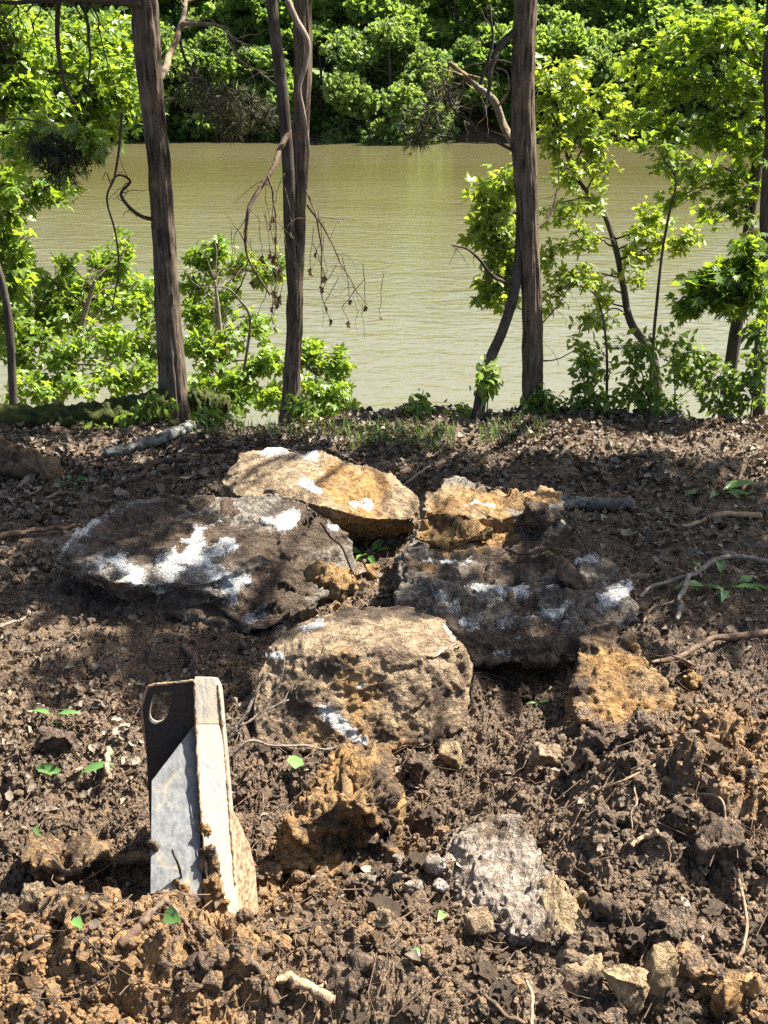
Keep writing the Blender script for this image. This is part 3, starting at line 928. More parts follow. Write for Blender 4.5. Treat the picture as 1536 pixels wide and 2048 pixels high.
small_rock('clay_clod', 'small ochre clod beyond the upright ochre block', 'clay clod', 1384, 1358, 46, 38, 'ochre_clay', 82, 0.008, (0, 0.2, 0.2))
small_rock('soil_lump', 'dark clod on the right-hand spoil heap near the frame edge', 'soil lump', 1440, 1700, 130, 110, 'dark_clod', 83, 0.018, (0, 0.02, 0.0))
small_rock('soil_lump', 'brown clod low on the right-hand spoil heap', 'soil lump', 1330, 1860, 110, 84, 'dark_clod', 84, 0.018, (0, 0.05, 0.0))
small_rock('soil_lump', 'rounded brown clod at the near end of the steel bracket', 'soil lump', 370, 1940, 110, 76, 'dark_clod', 85, 0.016, (0, 0.25, 0.0))
small_rock('stone', 'thin tan stone chip in the gap between dark grey slab and tan boulder', 'stone', 770, 1192, 46, 16, 'limestone_tan', 86, 0.0, (0, 0.1, 0.0))
small_rock('stone', 'pale stone chip on the near slope of the white-patched boulder', 'stone', 876, 1172, 40, 26, 'limestone_pale', 87, 0.0, (0.1, -0.3, 0.0), Y=4.62, lift=0.015)
small_rock('stone', 'orange-brown stone chip among white patches on the sloping boulder', 'stone', 1020, 1195, 24, 18, 'limestone_tan', 88, 0.0, (0, 0.5, 0.0), Y=4.60, lift=0.012)
small_rock('stone', 'grey stone chip lying beside the orange-brown chip', 'stone', 985, 1192, 44, 20, 'limestone_grey', 89, 0.0, (0, -0.3, 0.2), Y=4.60, lift=0.012)

# ------------------------------------------------------------------ steel bracket standing in the soil


def prism(outer, thick, hole=None, bevel=0.003):
    """a plate: polygon outer (3D, planar enough), an optional hole, pushed by the vector thick"""
    bm = bmesh.new()

    def ring(pts):
        vs = [bm.verts.new(Vector(p)) for p in pts]
        return [bm.edges.new((vs[i], vs[(i + 1) % len(vs)])) for i in range(len(vs))]
    e = ring(outer)
    if hole is not None:
        e += ring(hole)
    bmesh.ops.triangle_fill(bm, use_beauty=True, use_dissolve=False, edges=e)
    r = bmesh.ops.extrude_face_region(bm, geom=bm.faces[:])
    vs = [g for g in r['geom'] if isinstance(g, bmesh.types.BMVert)]
    bmesh.ops.translate(bm, verts=vs, vec=Vector(thick))
    bmesh.ops.recalc_face_normals(bm, faces=bm.faces[:])
    bmesh.ops.dissolve_limit(bm, angle_limit=0.02, verts=bm.verts[:], edges=bm.edges[:])
    if bevel:
        sharp = [x for x in bm.edges if len(x.link_faces) == 2 and x.calc_face_angle(0) > 0.5]
        bmesh.ops.bevel(bm, geom=sharp, offset=bevel, segments=2, affect='EDGES', profile=0.6)
    return bm


def bm_child(name, bm, mat, parent):
    bmesh.ops.translate(bm, verts=bm.verts[:], vec=-Vector(parent.location))
    me = bpy.data.meshes.new(name)
    bm.to_mesh(me)
    bm.free()
    return link(name, me, MATS[mat], parent)


def arc_corner(pts, k, r, n=5):
    """round the corner k of a list of pixel points"""
    p = [np.array(x, dtype=float) for x in pts]
    a, b, c = p[k - 1], p[k], p[(k + 1) % len(p)]
    u, v = (a - b) / np.linalg.norm(a - b), (c - b) / np.linalg.norm(c - b)
    out = []
    for i in range(n + 1):
        t = i / n
        out.append((1 - t) ** 2 * (b + u * r) + 2 * t * (1 - t) * b + t * t * (b + v * r))
    return [tuple(x) for x in p[:k]] + [tuple(x) for x in out] + [tuple(x) for x in p[k + 1:]]


bracket = empty('steel_bracket', P(370, 1800, 2.80), 'upright worn steel bracket with a hole and muddy edge standing in the soil', 'bracket')


def y_up(py):                       # the upper plate stands almost upright
    return 2.92 - 0.0001 * (py - 1355)


def y_ramp(px, py):                 # wear plate: a wedge that runs out towards the camera
    return 2.885 - 0.0008 * (py - 1450) + 0.0004 * (px - 350)


up_px = [(283, 1420), (297, 1372), (392, 1362), (402, 1560), (402, 1660), (300, 1660), (292, 1500)]
up_px = arc_corner(up_px, 1, 16)
hole_px = [(306, 1388), (343, 1382), (341, 1405), (335, 1430), (326, 1443), (314, 1448), (303, 1445), (297, 1437), (296, 1424), (300, 1404)]
plate = bm_child('side_plate', prism([P(x, y, y_up(y)) for x, y in up_px], (0.004, 0.016, 0.0), [P(x, y, y_up(y)) for x, y in hole_px], 0.0025), 'plate_shade_black', bracket)
hp = np.array([P(x, y, y_up(y)) for x, y in hole_px + hole_px[:1]])
V, F = tube(spline(hp, 60) + np.array([0.002, 0.012, -0.001]), 0.0035, 6)
link('lit_hole_rim', mesh_np('lit_hole_rim', V - np.array(bracket.location), F), MATS['muddy_steel'], plate)  # pale ring added for the rusty, sunlit inner edge of the hole
rp = [(303, 1562), (390, 1448), (398, 1600), (408, 1850), (300, 1850)]
bm_child('wear_plate', prism([P(x, y, y_ramp(x, y)) for x, y in rp], (0.0, 0.17, -0.094), None, 0.002), 'worn_steel', bracket)
fl_up = arc_corner([(388, 1362), (390, 1353), (428, 1354), (437, 1372), (444, 1449), (392, 1449)], 3, 12)
fl_low = [(392, 1449), (444, 1449), (457, 1600), (472, 1790), (476, 1880), (428, 1880), (404, 1650)]


def y_fl(px, py):                   # front face of the flange, turned a little to the right, bent where the wedge begins
    return (2.872 + 0.00042 * (1449 - py) if py < 1449 else 2.872 - 0.0008 * (py - 1449)) + 0.0011 * (px - 390)


for pl in (fl_up, fl_low):
    bm_child('edge_flange', prism([P(x, y, y_fl(x, y)) for x, y in pl], (-0.004, 0.10, -0.056), None, 0.003), 'muddy_steel', bracket)
for nm, pth, rad_ in (('edge_bead', [(389, 1362), (392, 1450), (400, 1600), (412, 1740), (424, 1850)], 0.0035), ('edge_bead', [(436, 1370), (446, 1470), (457, 1600), (470, 1770)], 0.004),
                      ('rim_bead', [(292, 1500), (284, 1425), (290, 1390), (299, 1372), (345, 1366), (390, 1361)], 0.0032)):
    S_ = spline(np.array([P(x, y, (y_fl(x, y) if nm == 'edge_bead' else y_up(y)) - 0.001) for x, y in pth]), 90)
    V, F = tube(S_, rad_ * (1 + 0.45 * vnoise(S_ * 60, 3)), 7)
    V = V + 0.0018 * np.stack([vnoise(V * 160, 5 + c_) for c_ in range(3)], -1)
    child(nm, V, F, MATS['rusty_edge'], bracket)
bk_px = [(455, 1600), (478, 1640), (500, 1690), (512, 1745), (518, 1830), (470, 1830)]
bm_child('rear_plate', prism([P(x, y, 2.85 - 0.0008 * (y - 1600) + 0.0022 * (x - 455)) for x, y in bk_px], (-0.03, 0.02, -0.01), None, 0.003), 'rusty_edge', bracket)

for k_, (x0, y0, x1, y1, wd) in enumerate(((408, 1648, 420, 1668, 26), (412, 1700, 432, 1760, 44), (420, 1770, 440, 1840, 50), (300, 1790, 400, 1812, 30), (352, 1760, 372, 1790, 22), (302, 1680, 308, 1700, 14))):
    pr = np.random.default_rng(900 + k_)
    pts = []
    for t_ in np.linspace(0, 1, 6):
        cx_, cy_ = x0 + (x1 - x0) * t_, y0 + (y1 - y0) * t_
        yy_ = y_fl(cx_, cy_) if x0 > 404 else y_ramp(cx_, cy_)
        for q_ in range(5):
            pts.append(P(cx_ + pr.uniform(-wd, wd) / 2, cy_ + pr.uniform(-wd, wd) / 2, yy_ + pr.uniform(-0.022, 0.012)))
    o = rock('caked_soil', 'x', 'x', [pts], 'ochre_clay' if k_ % 2 == 0 else 'dark_clod', 0.005, 0.006, crumb=0.012, seed=900 + k_, base=(0, 0.4, 0.25), smooth_iter=1)
    o.parent = bracket
    o.location = o.location - bracket.location
    for key in ('label', 'category'):
        del o[key]

# ------------------------------------------------------------------ loose soil: clods one can pick out, and the crumbs between them


def ico(sub):
    bm = bmesh.new()
    bmesh.ops.create_icosphere(bm, subdivisions=sub, radius=1.0)
    V = np.array([v.co[:] for v in bm.verts])
    F = np.array([[v.index for v in f.verts] for f in bm.faces])
    bm.free()
    return V, F


ICO1, ICO2, ICO3 = ico(1), ico(2), ico(3)


def clod_shape(base, seed, rough_=0.35):
    V, F = base
    d = 1 + rough_ * fbm(V * 1.6 + seed * 5, 3, seed, 0.6) + rough_ * 0.8 * np.abs(vnoise(V * 2.7 + seed, seed + 3)) + rough_ * 0.55 * np.abs(vnoise(V * 6.5 + seed, seed + 5))
    sc = np.random.default_rng(seed).uniform(0.7, 1.15, 3)
    return V * d[:, None] * sc, F


def in_view_ground(n, y0, y1, power=1.6):
    u = RNG.random(n)
    y = (y0 ** (1 - power) + u * (y1 ** (1 - power) - y0 ** (1 - power))) ** (1 / (1 - power))
    x = RNG.uniform(-0.98, 0.98, n) * half_width(y)
    return x, y


for base, count, s0, s1, y1, sink in ((ICO1, 28000, 0.0025, 0.0075, 5.4, 0.1), (ICO2, 3600, 0.006, 0.014, 5.0, 0.3)):
    crumbs = Pile('clay', 'dry', 'grass')
    for k in range(6):
        T, TF = clod_shape(base, 300 + k, 0.75)
        n = count // 6
        x, y = in_view_ground(n, 2.1, y1, 2.4)
        keep = (vnoise(np.stack([x * 2.2, y * 2.2, 0 * x], -1), 91) > -0.45) & ((y < 4.2) | (RNG.random(n) < 0.35))
        x, y = x[keep], y[keep]
        n = len(x)
        s = RNG.uniform(s0, s1, n) * (0.7 + 0.6 * RNG.random(n))
        pos = np.stack([x, y, height(x, y) + s * (0.4 - sink)], -1)
        V, F, kk = scatter(T, [TF], pos, RNG.normal(size=(n, 3)), RNG.normal(size=(n, 3)), s)
        cl = np.clip(sample(CLAY_G, x, y) * 1.1 + RNG.normal(0, 0.18, n), 0, 1)
        dr = np.clip(sample(DRY_G, x, y) + RNG.normal(0.05, 0.45, n), 0, 1)
        crumbs.add(V, F, clay=np.repeat(cl, kk), dry=np.repeat(dr, kk))
    V, F, A = crumbs.get()
    nm = 'soil_crumbs' if base is ICO1 else 'soil_granules'
    o = link(nm, mesh_np(nm, V, F, A, smooth=False), MATS['soil'])
    tag(o, 'fine loose soil crumbs strewn over the dug ground' if base is ICO1 else 'coarser rounded soil granules between the clods of the dug ground', 'soil', kind='stuff')

LANDMARKS = [((370, 1830), 'at the foot of the steel bracket'), ((110, 1735), 'around the ochre-brown clod at the left'), ((120, 1950), 'on the ochre heap in the bottom left corner'), ((670, 1770), 'below the hollow clay clod'),
             ((1000, 1790), 'beside the pale gravelly rock'), ((1240, 1480), 'below the upright ochre block'), ((1450, 1500), 'on the crest of the right-hand heap'), ((1350, 1680), 'on the slope of the right-hand heap'),
             ((1480, 1800), 'below the long pale root at the right edge'), ((1280, 1970), 'around the yellow stones at the bottom'), ((620, 1980), 'near the broken pale root at the bottom'), ((900, 1970), 'at the bottom below the pale gravelly rock'),
             ((120, 1490), 'around the root-bound soil ball'), ((1050, 1540), 'around the round tan stone in the hollow'), ((1500, 2000), 'in the bottom right corner'), ((430, 1600), 'right of the steel bracket'), ((1200, 1830), 'right of the tan rock flank')]


def beside(x, y, z):
    px_, py_ = project(np.array([[x, y, z]]))
    return min(LANDMARKS, key=lambda q_: (q_[0][0] - px_[0]) ** 2 + (q_[0][1] - py_[0]) ** 2)[1]


CLOD_MESHES = []
for kind_ in range(3):
    for k in range(5):
        T, TF = clod_shape(ICO3, 500 + k * 7 + kind_, 0.7)
        T = T * (1 + 0.16 * vnoise(T * 6.0, 77 + k)[:, None] + 0.10 * vnoise(T * 13.0, 79 + k)[:, None])
        cl = (0.0, 0.25, 0.85)[kind_]
        CLOD_MESHES.append((kind_, mesh_np('soil_clod', T, [TF], {'clay': np.full(len(T), cl), 'dry': np.full(len(T), (0.1, 0.5, 0.4)[kind_]), 'grass': np.zeros(len(T))}, smooth=False)))
x, y = in_view_ground(900, 2.15, 4.1, 2.2)
cnt = 0
for xi, yi in zip(x, y):
    if cnt >= 230:
        break
    if vnoise(np.array([[xi * 2, yi * 2, 3.0]]), 95)[0] < -0.15:
        continue
    c = sample(CLAY_G, np.array([xi]), np.array([yi]))[0] + random.gauss(0, 0.12)
    kk = 2 if c > 0.5 else (1 if c > 0.22 else 0)
    me = random.choice([mm for k2, mm in CLOD_MESHES if k2 == kk])
    s = random.uniform(0.013, 0.026) * (1.3 if random.random() < 0.2 else 1)
    o = link('soil_clod', me, MATS['soil'])
    o.location = (xi, yi, height(xi, yi)[0] + s * 0.15)
    o.rotation_euler = (random.uniform(0, 6.28), random.uniform(0, 6.28), random.uniform(0, 6.28))
    o.scale = (s, s * random.uniform(0.7, 1.0), s * random.uniform(0.7, 1.0))
    tag(o, ('small dark crumbly clod ', 'small brown crumbly clod ', 'small orange clay clod ')[kk] + beside(*o.location), 'clod',
        ('dark clods in the foreground spoil', 'brown clods in the foreground spoil', 'orange clay clods in the foreground spoil')[kk])
    cnt += 1

LUMPS = []
for k in range(7):
    pr = np.random.default_rng(1300 + k)
    pts = unit(pr.normal(size=(14, 3))) * np.array([0.085, 0.07, 0.055]) * pr.uniform(0.75, 1.1, (14, 1))
    kind_ = (0, 0, 0, 1, 1, 2, 2)[k]
    V, Nn, F = hull_mesh([pts], 0.006, 1)
    q = V + 5.3 * k
    d = 0.012 * fbm(q * 14, 3, k, 0.6)
    for kk_, (sc_, am) in enumerate(((0.075, 0.016), (0.034, 0.013), (0.016, 0.008))):
        wq = q / sc_ + 0.5 * np.stack([vnoise(q * 30, k + 1), vnoise(q * 30, k + 2), vnoise(q * 30, k + 3)], -1)
        d += am * (2.2 * np.abs(vnoise(wq, k + 60 + kk_)) - 0.7)
    V = V + Nn * d[:, None]
    LUMPS.append((kind_, mesh_np('soil_clump', V, F, {'clay': np.full(len(V), (0.0, 0.3, 0.75)[kind_]), 'dry': np.full(len(V), (0.12, 0.45, 0.4)[kind_]), 'grass': np.zeros(len(V))}, smooth=False)))
LW = (('large dark crumbly soil clump in the dug foreground', 'large dark clumps in the foreground spoil'), ('large brown crumbly soil clump in the dug foreground', 'large brown clumps in the foreground spoil'),
      ('large ochre crumbly soil clump in the dug foreground', 'large ochre clumps in the foreground spoil'))
pr = random.Random(17)
cnt = 0
FOOT = [(290, 1850), (335, 1862), (395, 1880), (440, 1872), (480, 1850), (500, 1800), (310, 1820), (1150, 1480), (1220, 1500), (1290, 1480), (1350, 1470), (1180, 1530), (880, 1830), (920, 1800), (600, 1770), (680, 1775), (530, 1760), (470, 1920)]
while cnt < 112:
    px, py = pr.uniform(-20, 1556), pr.uniform(1440, 2060)
    if cnt < len(FOOT):
        px, py = FOOT[cnt]
    elif 500 < px < 960 and py < 1560 or 270 < px < 500 and py < 1840 or 870 < px < 1180 and 1630 < py < 1890 or 540 < px < 800 and py < 1760:
        continue
    if cnt < len(FOOT):
        pass
    elif px < 1100 and pr.random() < 0.35 or px < 450 and py < 1660 and pr.random() < 0.6:
        continue
    c = gp(px, py)
    cl_ = sample(CLAY_G, c[0:1], c[1:2])[0] + pr.gauss(0, 0.12)
    kk = 2 if cl_ > 0.45 else (1 if cl_ > 0.2 or pr.random() < 0.15 else 0)
    me = pr.choice([mm for k2, mm in LUMPS if k2 == kk])
    o = link('soil_clump', me, MATS['soil'])
    s_ = pr.uniform(0.35, 1.0) * (1.3 if px > 1100 and pr.random() < 0.3 else 1)
    o.location = (c[0], c[1] + 0.02, c[2] - 0.012)
    o.rotation_euler = (pr.uniform(-0.7, 0.7), pr.uniform(-0.7, 0.7), pr.uniform(0, 6.28))
    o.scale = (s_, s_, s_ * pr.uniform(0.8, 1.2))
    tag(o, LW[kk][0].replace(' in the dug foreground', ' ') + beside(*o.location), 'soil clump', LW[kk][1])
    cnt += 1

# ------------------------------------------------------------------ fallen leaves


def dead_leaf_template(seed):
    r = np.random.default_rng(seed)
    L, W = 5, 3
    V = []
    wid = [[0.03, 0.22, 0.30, 0.20, 0.02], [0.05, 0.36, 0.30, 0.34, 0.03], [0.04, 0.16, 0.22, 0.15, 0.02], [0.05, 0.34, 0.46, 0.26, 0.03]][seed % 4]
    curl, roll = r.uniform(-0.8, 1.6), r.uniform(0.2, 1.3)
    for i in range(L):
        t = i / (L - 1) - 0.5
        for j in range(W):
            s = (j - 1)
            V.append((t, s * wid[i] * r.uniform(0.6, 1.2), curl * t * t + roll * abs(s) * wid[i] + r.uniform(-0.04, 0.04)))
    F = []
    for i in range(L - 1):
        for j in range(W - 1):
            a = i * W + j
            F.append((a, a + W, a + W + 1, a + 1))
    return np.array(V), np.array(F)


def litter_density(x, y):
    d = sstep(5.9, 6.6, y) * 1.0
    d = np.maximum(d, 0.9 * sstep(-0.55, -1.0, x) * sstep(5.3, 5.9, y))
    d = np.maximum(d, 0.55 * sstep(0.9, 1.3, x) * sstep(4.2, 4.9, y))
    d = np.maximum(d, 0.30 * sstep(4.0, 4.6, y))
    d = np.maximum(d, 0.38 * sstep(-0.4, -0.7, x) * sstep(3.0, 3.6, y))
    d = np.maximum(d, 0.05)
    band = np.exp(-((y - 6.25) / 0.17) ** 2) * sstep(0.7, 1.2, x)          # bare track on the right
    d *= 1 - 0.85 * band
    d *= 0.35 + 0.65 * sstep(-0.35, 0.15, vnoise(np.stack([x * 2.1, y * 2.1, 0 * x], -1), 105))
    return d


litter = Pile('tint')
for k in range(10):
    T, TF = dead_leaf_template(700 + k)
    n = 5200
    y = RNG.uniform(2.4, 8.6, n)
    x = RNG.uniform(-1, 1, n) * half_width(y)
    keep = RNG.random(n) < litter_density(x, y)
    x, y = x[keep], y[keep]
    n = len(x)
    s = RNG.uniform(0.016, 0.060, n) * np.where(y < 5, 0.75, 1.0)
    pos = np.stack([x, y, height(x, y) + 0.004 + RNG.uniform(0, 0.02, n)], -1)
    a = RNG.uniform(0, 6.28, n)
    X = np.stack([np.cos(a), np.sin(a), RNG.normal(0, 0.35, n)], -1)
    Z = unit(np.stack([RNG.normal(0, 0.8, n), RNG.normal(0, 0.8, n), np.ones(n)], -1))
    V, F, kk = scatter(T, [TF], pos, X, Z, s)
    litter.add(V, F, tint=np.repeat(np.clip(RNG.beta(0.9, 1.9, n), 0, 1), kk))
V, F, A = litter.get()
o = link('leaf_litter', mesh_np('leaf_litter', V, F, A), MATS['dead_leaf'])
tag(o, 'dry grey-brown leaf litter covering the ground below the bank edge', 'leaf litter', kind='stuff')

LEAF_MESHES = []
for k in range(8):
    T, TF = dead_leaf_template(760 + k)
    LEAF_MESHES.append(mesh_np('fallen_leaf', T, [TF], {'tint': np.full(len(T), (0.95, 0.8, 0.6, 0.9, 0.3, 0.7, 1.0, 0.5)[k])}))
cnt = 0
while cnt < 200:
    yi = random.uniform(4.2, 8.0)
    xi = random.uniform(-0.95, 0.95) * float(half_width(yi))
    if random.random() > litter_density(np.array([xi]), np.array([yi]))[0]:
        continue
    o = link('fallen_leaf', random.choice(LEAF_MESHES), MATS['dead_leaf'])
    s = random.uniform(0.05, 0.085)
    o.location = (xi, yi, height(xi, yi)[0] + 0.018)
    o.rotation_euler = (random.gauss(0, 0.4), random.gauss(0, 0.4), random.uniform(0, 6.28))
    o.scale = (s, s, s)
    tag(o, 'large curled dry leaf lying loose on top of the litter', 'leaf', 'large dry leaves on the litter')
    cnt += 1

# fine twigs and root hairs nobody could count
tw = Pile()
for k in range(2600):
    y = random.uniform(2.3, 8.2)
    x = random.uniform(-0.98, 0.98) * float(half_width(y))
    L = random.uniform(0.04, 0.22)
    a = random.uniform(0, 6.28)
    t = np.linspace(-0.5, 0.5, 5)
    xs = x + L * t * math.cos(a) + 0.06 * L * np.sin(t * random.uniform(3, 8) + a)
    ys = y + L * t * math.sin(a) + 0.10 * L * np.cos(t * random.uniform(3, 9) + a)
    zs = height(xs, ys)
    zs = 0.5 * zs + 0.5 * zs.max() + random.uniform(0.002, 0.02)
    zs = zs + np.linspace(-1, 1, 5) * random.gauss(0, 0.012)
    V, F = tube(np.stack([xs, ys, zs], -1), np.linspace(1, 0.4, 5) * random.uniform(0.0010, 0.0028), 4, False)
    tw.add(V, F)
V, F, _ = tw.get()
o = link('twig_litter', mesh_np('twig_litter', V, F), MATS['brown_stick'])
tag(o, 'thin brown twigs and root hairs scattered over the soil', 'twigs', kind='stuff')

# ------------------------------------------------------------------ sticks, roots and logs that can be told apart


def ground_path(path, lift=0.02, n=None):
    pts = np.array([gp(px, py, lift) for px, py in path])
    n = n or 12 * len(path)
    S = spline(pts, n)
    return S


def knobbly(S, r0, r1, seed, sides=8, amp=0.28):
    n = len(S)
    t = np.linspace(0, 1, n)
    r = np.random.default_rng(seed)
    R = (r0 + (r1 - r0) * t) * (1 + amp * vnoise(np.stack([t * 9, 0 * t + seed, 0 * t], -1), seed))
    S = S + 0.40 * max(r0, r1) * np.stack([vnoise(np.stack([t * 9, 0 * t + seed, 0 * t + k], -1), seed + k) for k in range(3)], -1)
    S = S + np.array([0.006, 0.006, 0.004]) * np.stack([vnoise(np.stack([t * 4, 0 * t + seed, 0 * t + k], -1), seed + 40 + k) for k in range(3)], -1)
    V, F = tube(S, R, sides)
    nz = vnoise(V * np.array([120, 120, 120]), seed + 3) * 0.18 + vnoise(V * 35, seed + 4) * 0.14
    core = np.vstack([np.repeat(S, sides, 0), S[:1], S[-1:]])
    return V + (V - core) * nz[:, None], F


def stick(label, path, w0, w1, mat, seed, name='stick', cat='stick', lift=0.015, forks=(), air=None, group=None, sides=8, amp=0.18):
    """path in pixels lying on the ground (air = depth for one that stands free); widths in pixels"""
    S = ground_path(path, lift) if air is None else spline(np.array([P(px, py, air + k * 0.03) for k, (px, py) in enumerate(path)]), 8 * len(path))
    k = np.linalg.norm(S.mean(0) - CAM) / FPX / 2
    base = S[len(S) // 2].copy()
    if not forks:
        V, F = knobbly(S, w0 * k, w1 * k, seed, sides, amp)
        o = link(name, mesh_np(name, V - base, F), MATS[mat])
        o.location = base
        return tag(o, label, cat, group)
    e = empty(name, base, label, cat, group)
    V, F = knobbly(S, w0 * k, w1 * k, seed, sides, amp)
    child('main_stem', V, F, MATS[mat], e)
    for j, (fp, f0, f1) in enumerate(forks):
        S2 = ground_path(fp, lift) if air is None else spline(np.array([P(px, py, air + 0.04 + q_ * 0.03) for q_, (px, py) in enumerate(fp)]), 8 * len(fp))
        V, F = knobbly(S2, f0 * k, f1 * k, seed + 50 + j, 6, amp)
        child('side_twig', V, F, MATS[mat], e)
    return e


stick('pale branch pointing in from the frame edge beside the upright ochre block', [(1305, 1328), (1370, 1302), (1450, 1276), (1536, 1262), (1620, 1250)], 7, 20, 'brown_stick', 1, lift=0.04, forks=[([(1390, 1330), (1345, 1312), (1300, 1310)], 4, 3)])
stick('long forked branch arching over the leaf litter above the pale branch', [(1275, 1192), (1330, 1165), (1380, 1150), (1425, 1122), (1480, 1114), (1560, 1128)], 6, 14, 'grey_twig', 2, lift=0.05, forks=[([(1376, 1152), (1364, 1195), (1352, 1238)], 12, 8)])
stick('reddish peeled stick on the litter near the leafy cut plants', [(1362, 1056), (1405, 1042), (1450, 1030), (1520, 1031)], 6, 13, 'pale_root', 3, lift=0.03)
stick('short pale twig below the reddish peeled stick', [(1415, 1106), (1475, 1109)], 8, 6, 'grey_twig', 4)
stick('dark bent stick lying behind the pale grey flat stone', [(228, 972), (270, 955), (312, 926), (368, 920)], 8, 13, 'dark_twig', 5, lift=0.04, forks=[([(232, 968), (244, 945), (256, 930)], 5, 3)])
stick('long tan stick at the frame edge left of the dark grey slab', [(-30, 1080), (60, 1064), (150, 1052)], 14, 8, 'brown_stick', 6, lift=0.03)
stick('thin grey stick on the shaded ground left of the dark grey slab', [(-10, 1256), (40, 1240), (76, 1224)], 7, 5, 'grey_twig', 7)
stick('broken brown stub in the shadow in front of the dark grey slab', [(368, 1290), (382, 1310), (400, 1334)], 15, 15, 'brown_stick', 8, amp=0.1)
stick('bare pale twig with thin forks rising beside the steel bracket', [(448, 1500), (478, 1450), (505, 1400), (530, 1345)], 8, 5, 'grey_twig', 9, air=3.15,
      forks=[([(472, 1462), (520, 1425), (560, 1360), (572, 1290)], 5, 2), ([(470, 1470), (500, 1440), (540, 1415), (575, 1400)], 4, 2), ([(535, 1428), (565, 1400), (590, 1370)], 3, 1.5)])
stick('thin curved root arching in front of the flat-topped tan boulder', [(470, 1510), (500, 1482), (545, 1492), (600, 1490), (660, 1500), (720, 1470)], 6, 3, 'grey_twig', 10, air=3.2, forks=[([(520, 1488), (515, 1520), (520, 1560)], 4, 3), ([(490, 1490), (478, 1470), (472, 1455)], 3, 2)])
stick('long pale root trailing down the right-hand spoil heap', [(1340, 1590), (1432, 1595), (1450, 1640), (1440, 1690), (1478, 1760), (1490, 1850), (1480, 1900), (1462, 1930)], 4, 7, 'pale_root', 11, lift=0.03, name='root', cat='root', forks=[([(1474, 1730), (1490, 1700), (1524, 1650)], 3, 2)])
stick('short whitish peeled stick on the right-hand spoil heap', [(1262, 1688), (1290, 1674), (1318, 1666)], 9, 11, 'pale_root', 12, lift=0.03)
stick('dark upright stick on the crest of the right-hand spoil heap', [(1396, 1478), (1384, 1510), (1368, 1550)], 6, 11, 'dark_twig', 13, lift=0.04)
stick('broken pale root with torn end near the bottom edge', [(562, 1948), (600, 1968), (668, 2002)], 14, 24, 'pale_root', 14, lift=0.04, name='root', cat='root', forks=[([(626, 1978), (640, 1972), (652, 1966)], 8, 3)])
stick('straight pale twig standing at the bottom edge', [(1054, 1952), (1060, 1990), (1066, 2060)], 6, 10, 'pale_root', 15, lift=0.05)
stick('thin brown root slanting along the bottom edge', [(940, 1980), (990, 2010), (1050, 2050)], 7, 8, 'brown_stick', 16, lift=0.03, name='root', cat='root')
stick('thick bent root in front of the steel bracket foot', [(246, 1890), (290, 1840), (336, 1802)], 19, 14, 'brown_stick', 17, lift=0.03, forks=[([(334, 1800), (356, 1826), (382, 1862)], 12, 7)], name='root', cat='root')
stick('thin dark twig leaning across the steel bracket', [(346, 1700), (358, 1738), (384, 1795), (412, 1845)], 4, 5, 'dark_twig', 18, air=2.60)
stick('short rotten log half buried left of the steel bracket', [(214, 1724), (260, 1715), (306, 1708)], 26, 22, 'rotten_wood', 19, lift=0.02, name='log', cat='log')
stick('upright tan splinter behind the rotten log', [(214, 1500), (212, 1530), (215, 1560)], 12, 9, 'pale_root', 20, lift=0.04)
stick('thin red-brown root in the middle of the bottom edge', [(480, 1905), (520, 1950), (548, 2010)], 10, 14, 'brown_stick', 21, lift=0.04, name='root', cat='root')
stick('slender grey twig behind the tan rear boulder', [(806, 972), (835, 950), (866, 930)], 4, 6, 'grey_twig', 22, lift=0.04)
stick('fine root hanging over the large dark grey slab', [(640, 1045), (665, 1075), (690, 1110), (706, 1150)], 4, 4, 'dark_twig', 23, air=4.80, name='root', cat='root')
stick('knotted dark roots draped over the back of the white-patched boulder', [(1010, 1100), (1060, 1108), (1120, 1085), (1150, 1050), (1130, 1020)], 7, 6, 'dark_twig', 24, air=4.86, name='root', cat='root',
      forks=[([(1060, 1106), (1100, 1095), (1160, 1110)], 5, 4), ([(1140, 1040), (1200, 1065), (1270, 1095)], 5, 3), ([(960, 1130), (1010, 1105), (1040, 1090)], 4, 3), ([(1120, 1020), (1150, 1060), (1180, 1110)], 5, 3)])
stick('short dark stick pushed into the litter by the lower leafy cut plant', [(1478, 1178), (1466, 1194), (1452, 1212)], 7, 5, 'dark_twig', 25, lift=0.05)
stick('thin curved twig on the leaf litter left of the pale grey flat stone', [(90, 998), (130, 985), (200, 1000), (232, 1002)], 5, 5, 'grey_twig', 26, lift=0.02)
stick('pale thin stick standing in litter by the upper leafy cut plant', [(1486, 932), (1482, 950), (1479, 966)], 6, 8, 'pale_root', 27, lift=0.03)
stick('dark curled root in the soil right of the white-patched boulder', [(1285, 1245), (1310, 1215), (1345, 1205), (1368, 1190)], 5, 6, 'brown_stick', 28, lift=0.03, name='root', cat='root')
stick('thin pale root looping over the small brown clod in the centre', [(550, 1690), (555, 1720), (570, 1760)], 5, 4, 'pale_root', 29, lift=0.03, name='root', cat='root')
stick('fine root on the dark heap above the whitish peeled stick', [(1190, 1580), (1250, 1560), (1310, 1530), (1316, 1500)], 4, 5, 'pale_root', 30, lift=0.03, name='root', cat='root', forks=[([(1275, 1550), (1270, 1600), (1262, 1660)], 4, 2)])


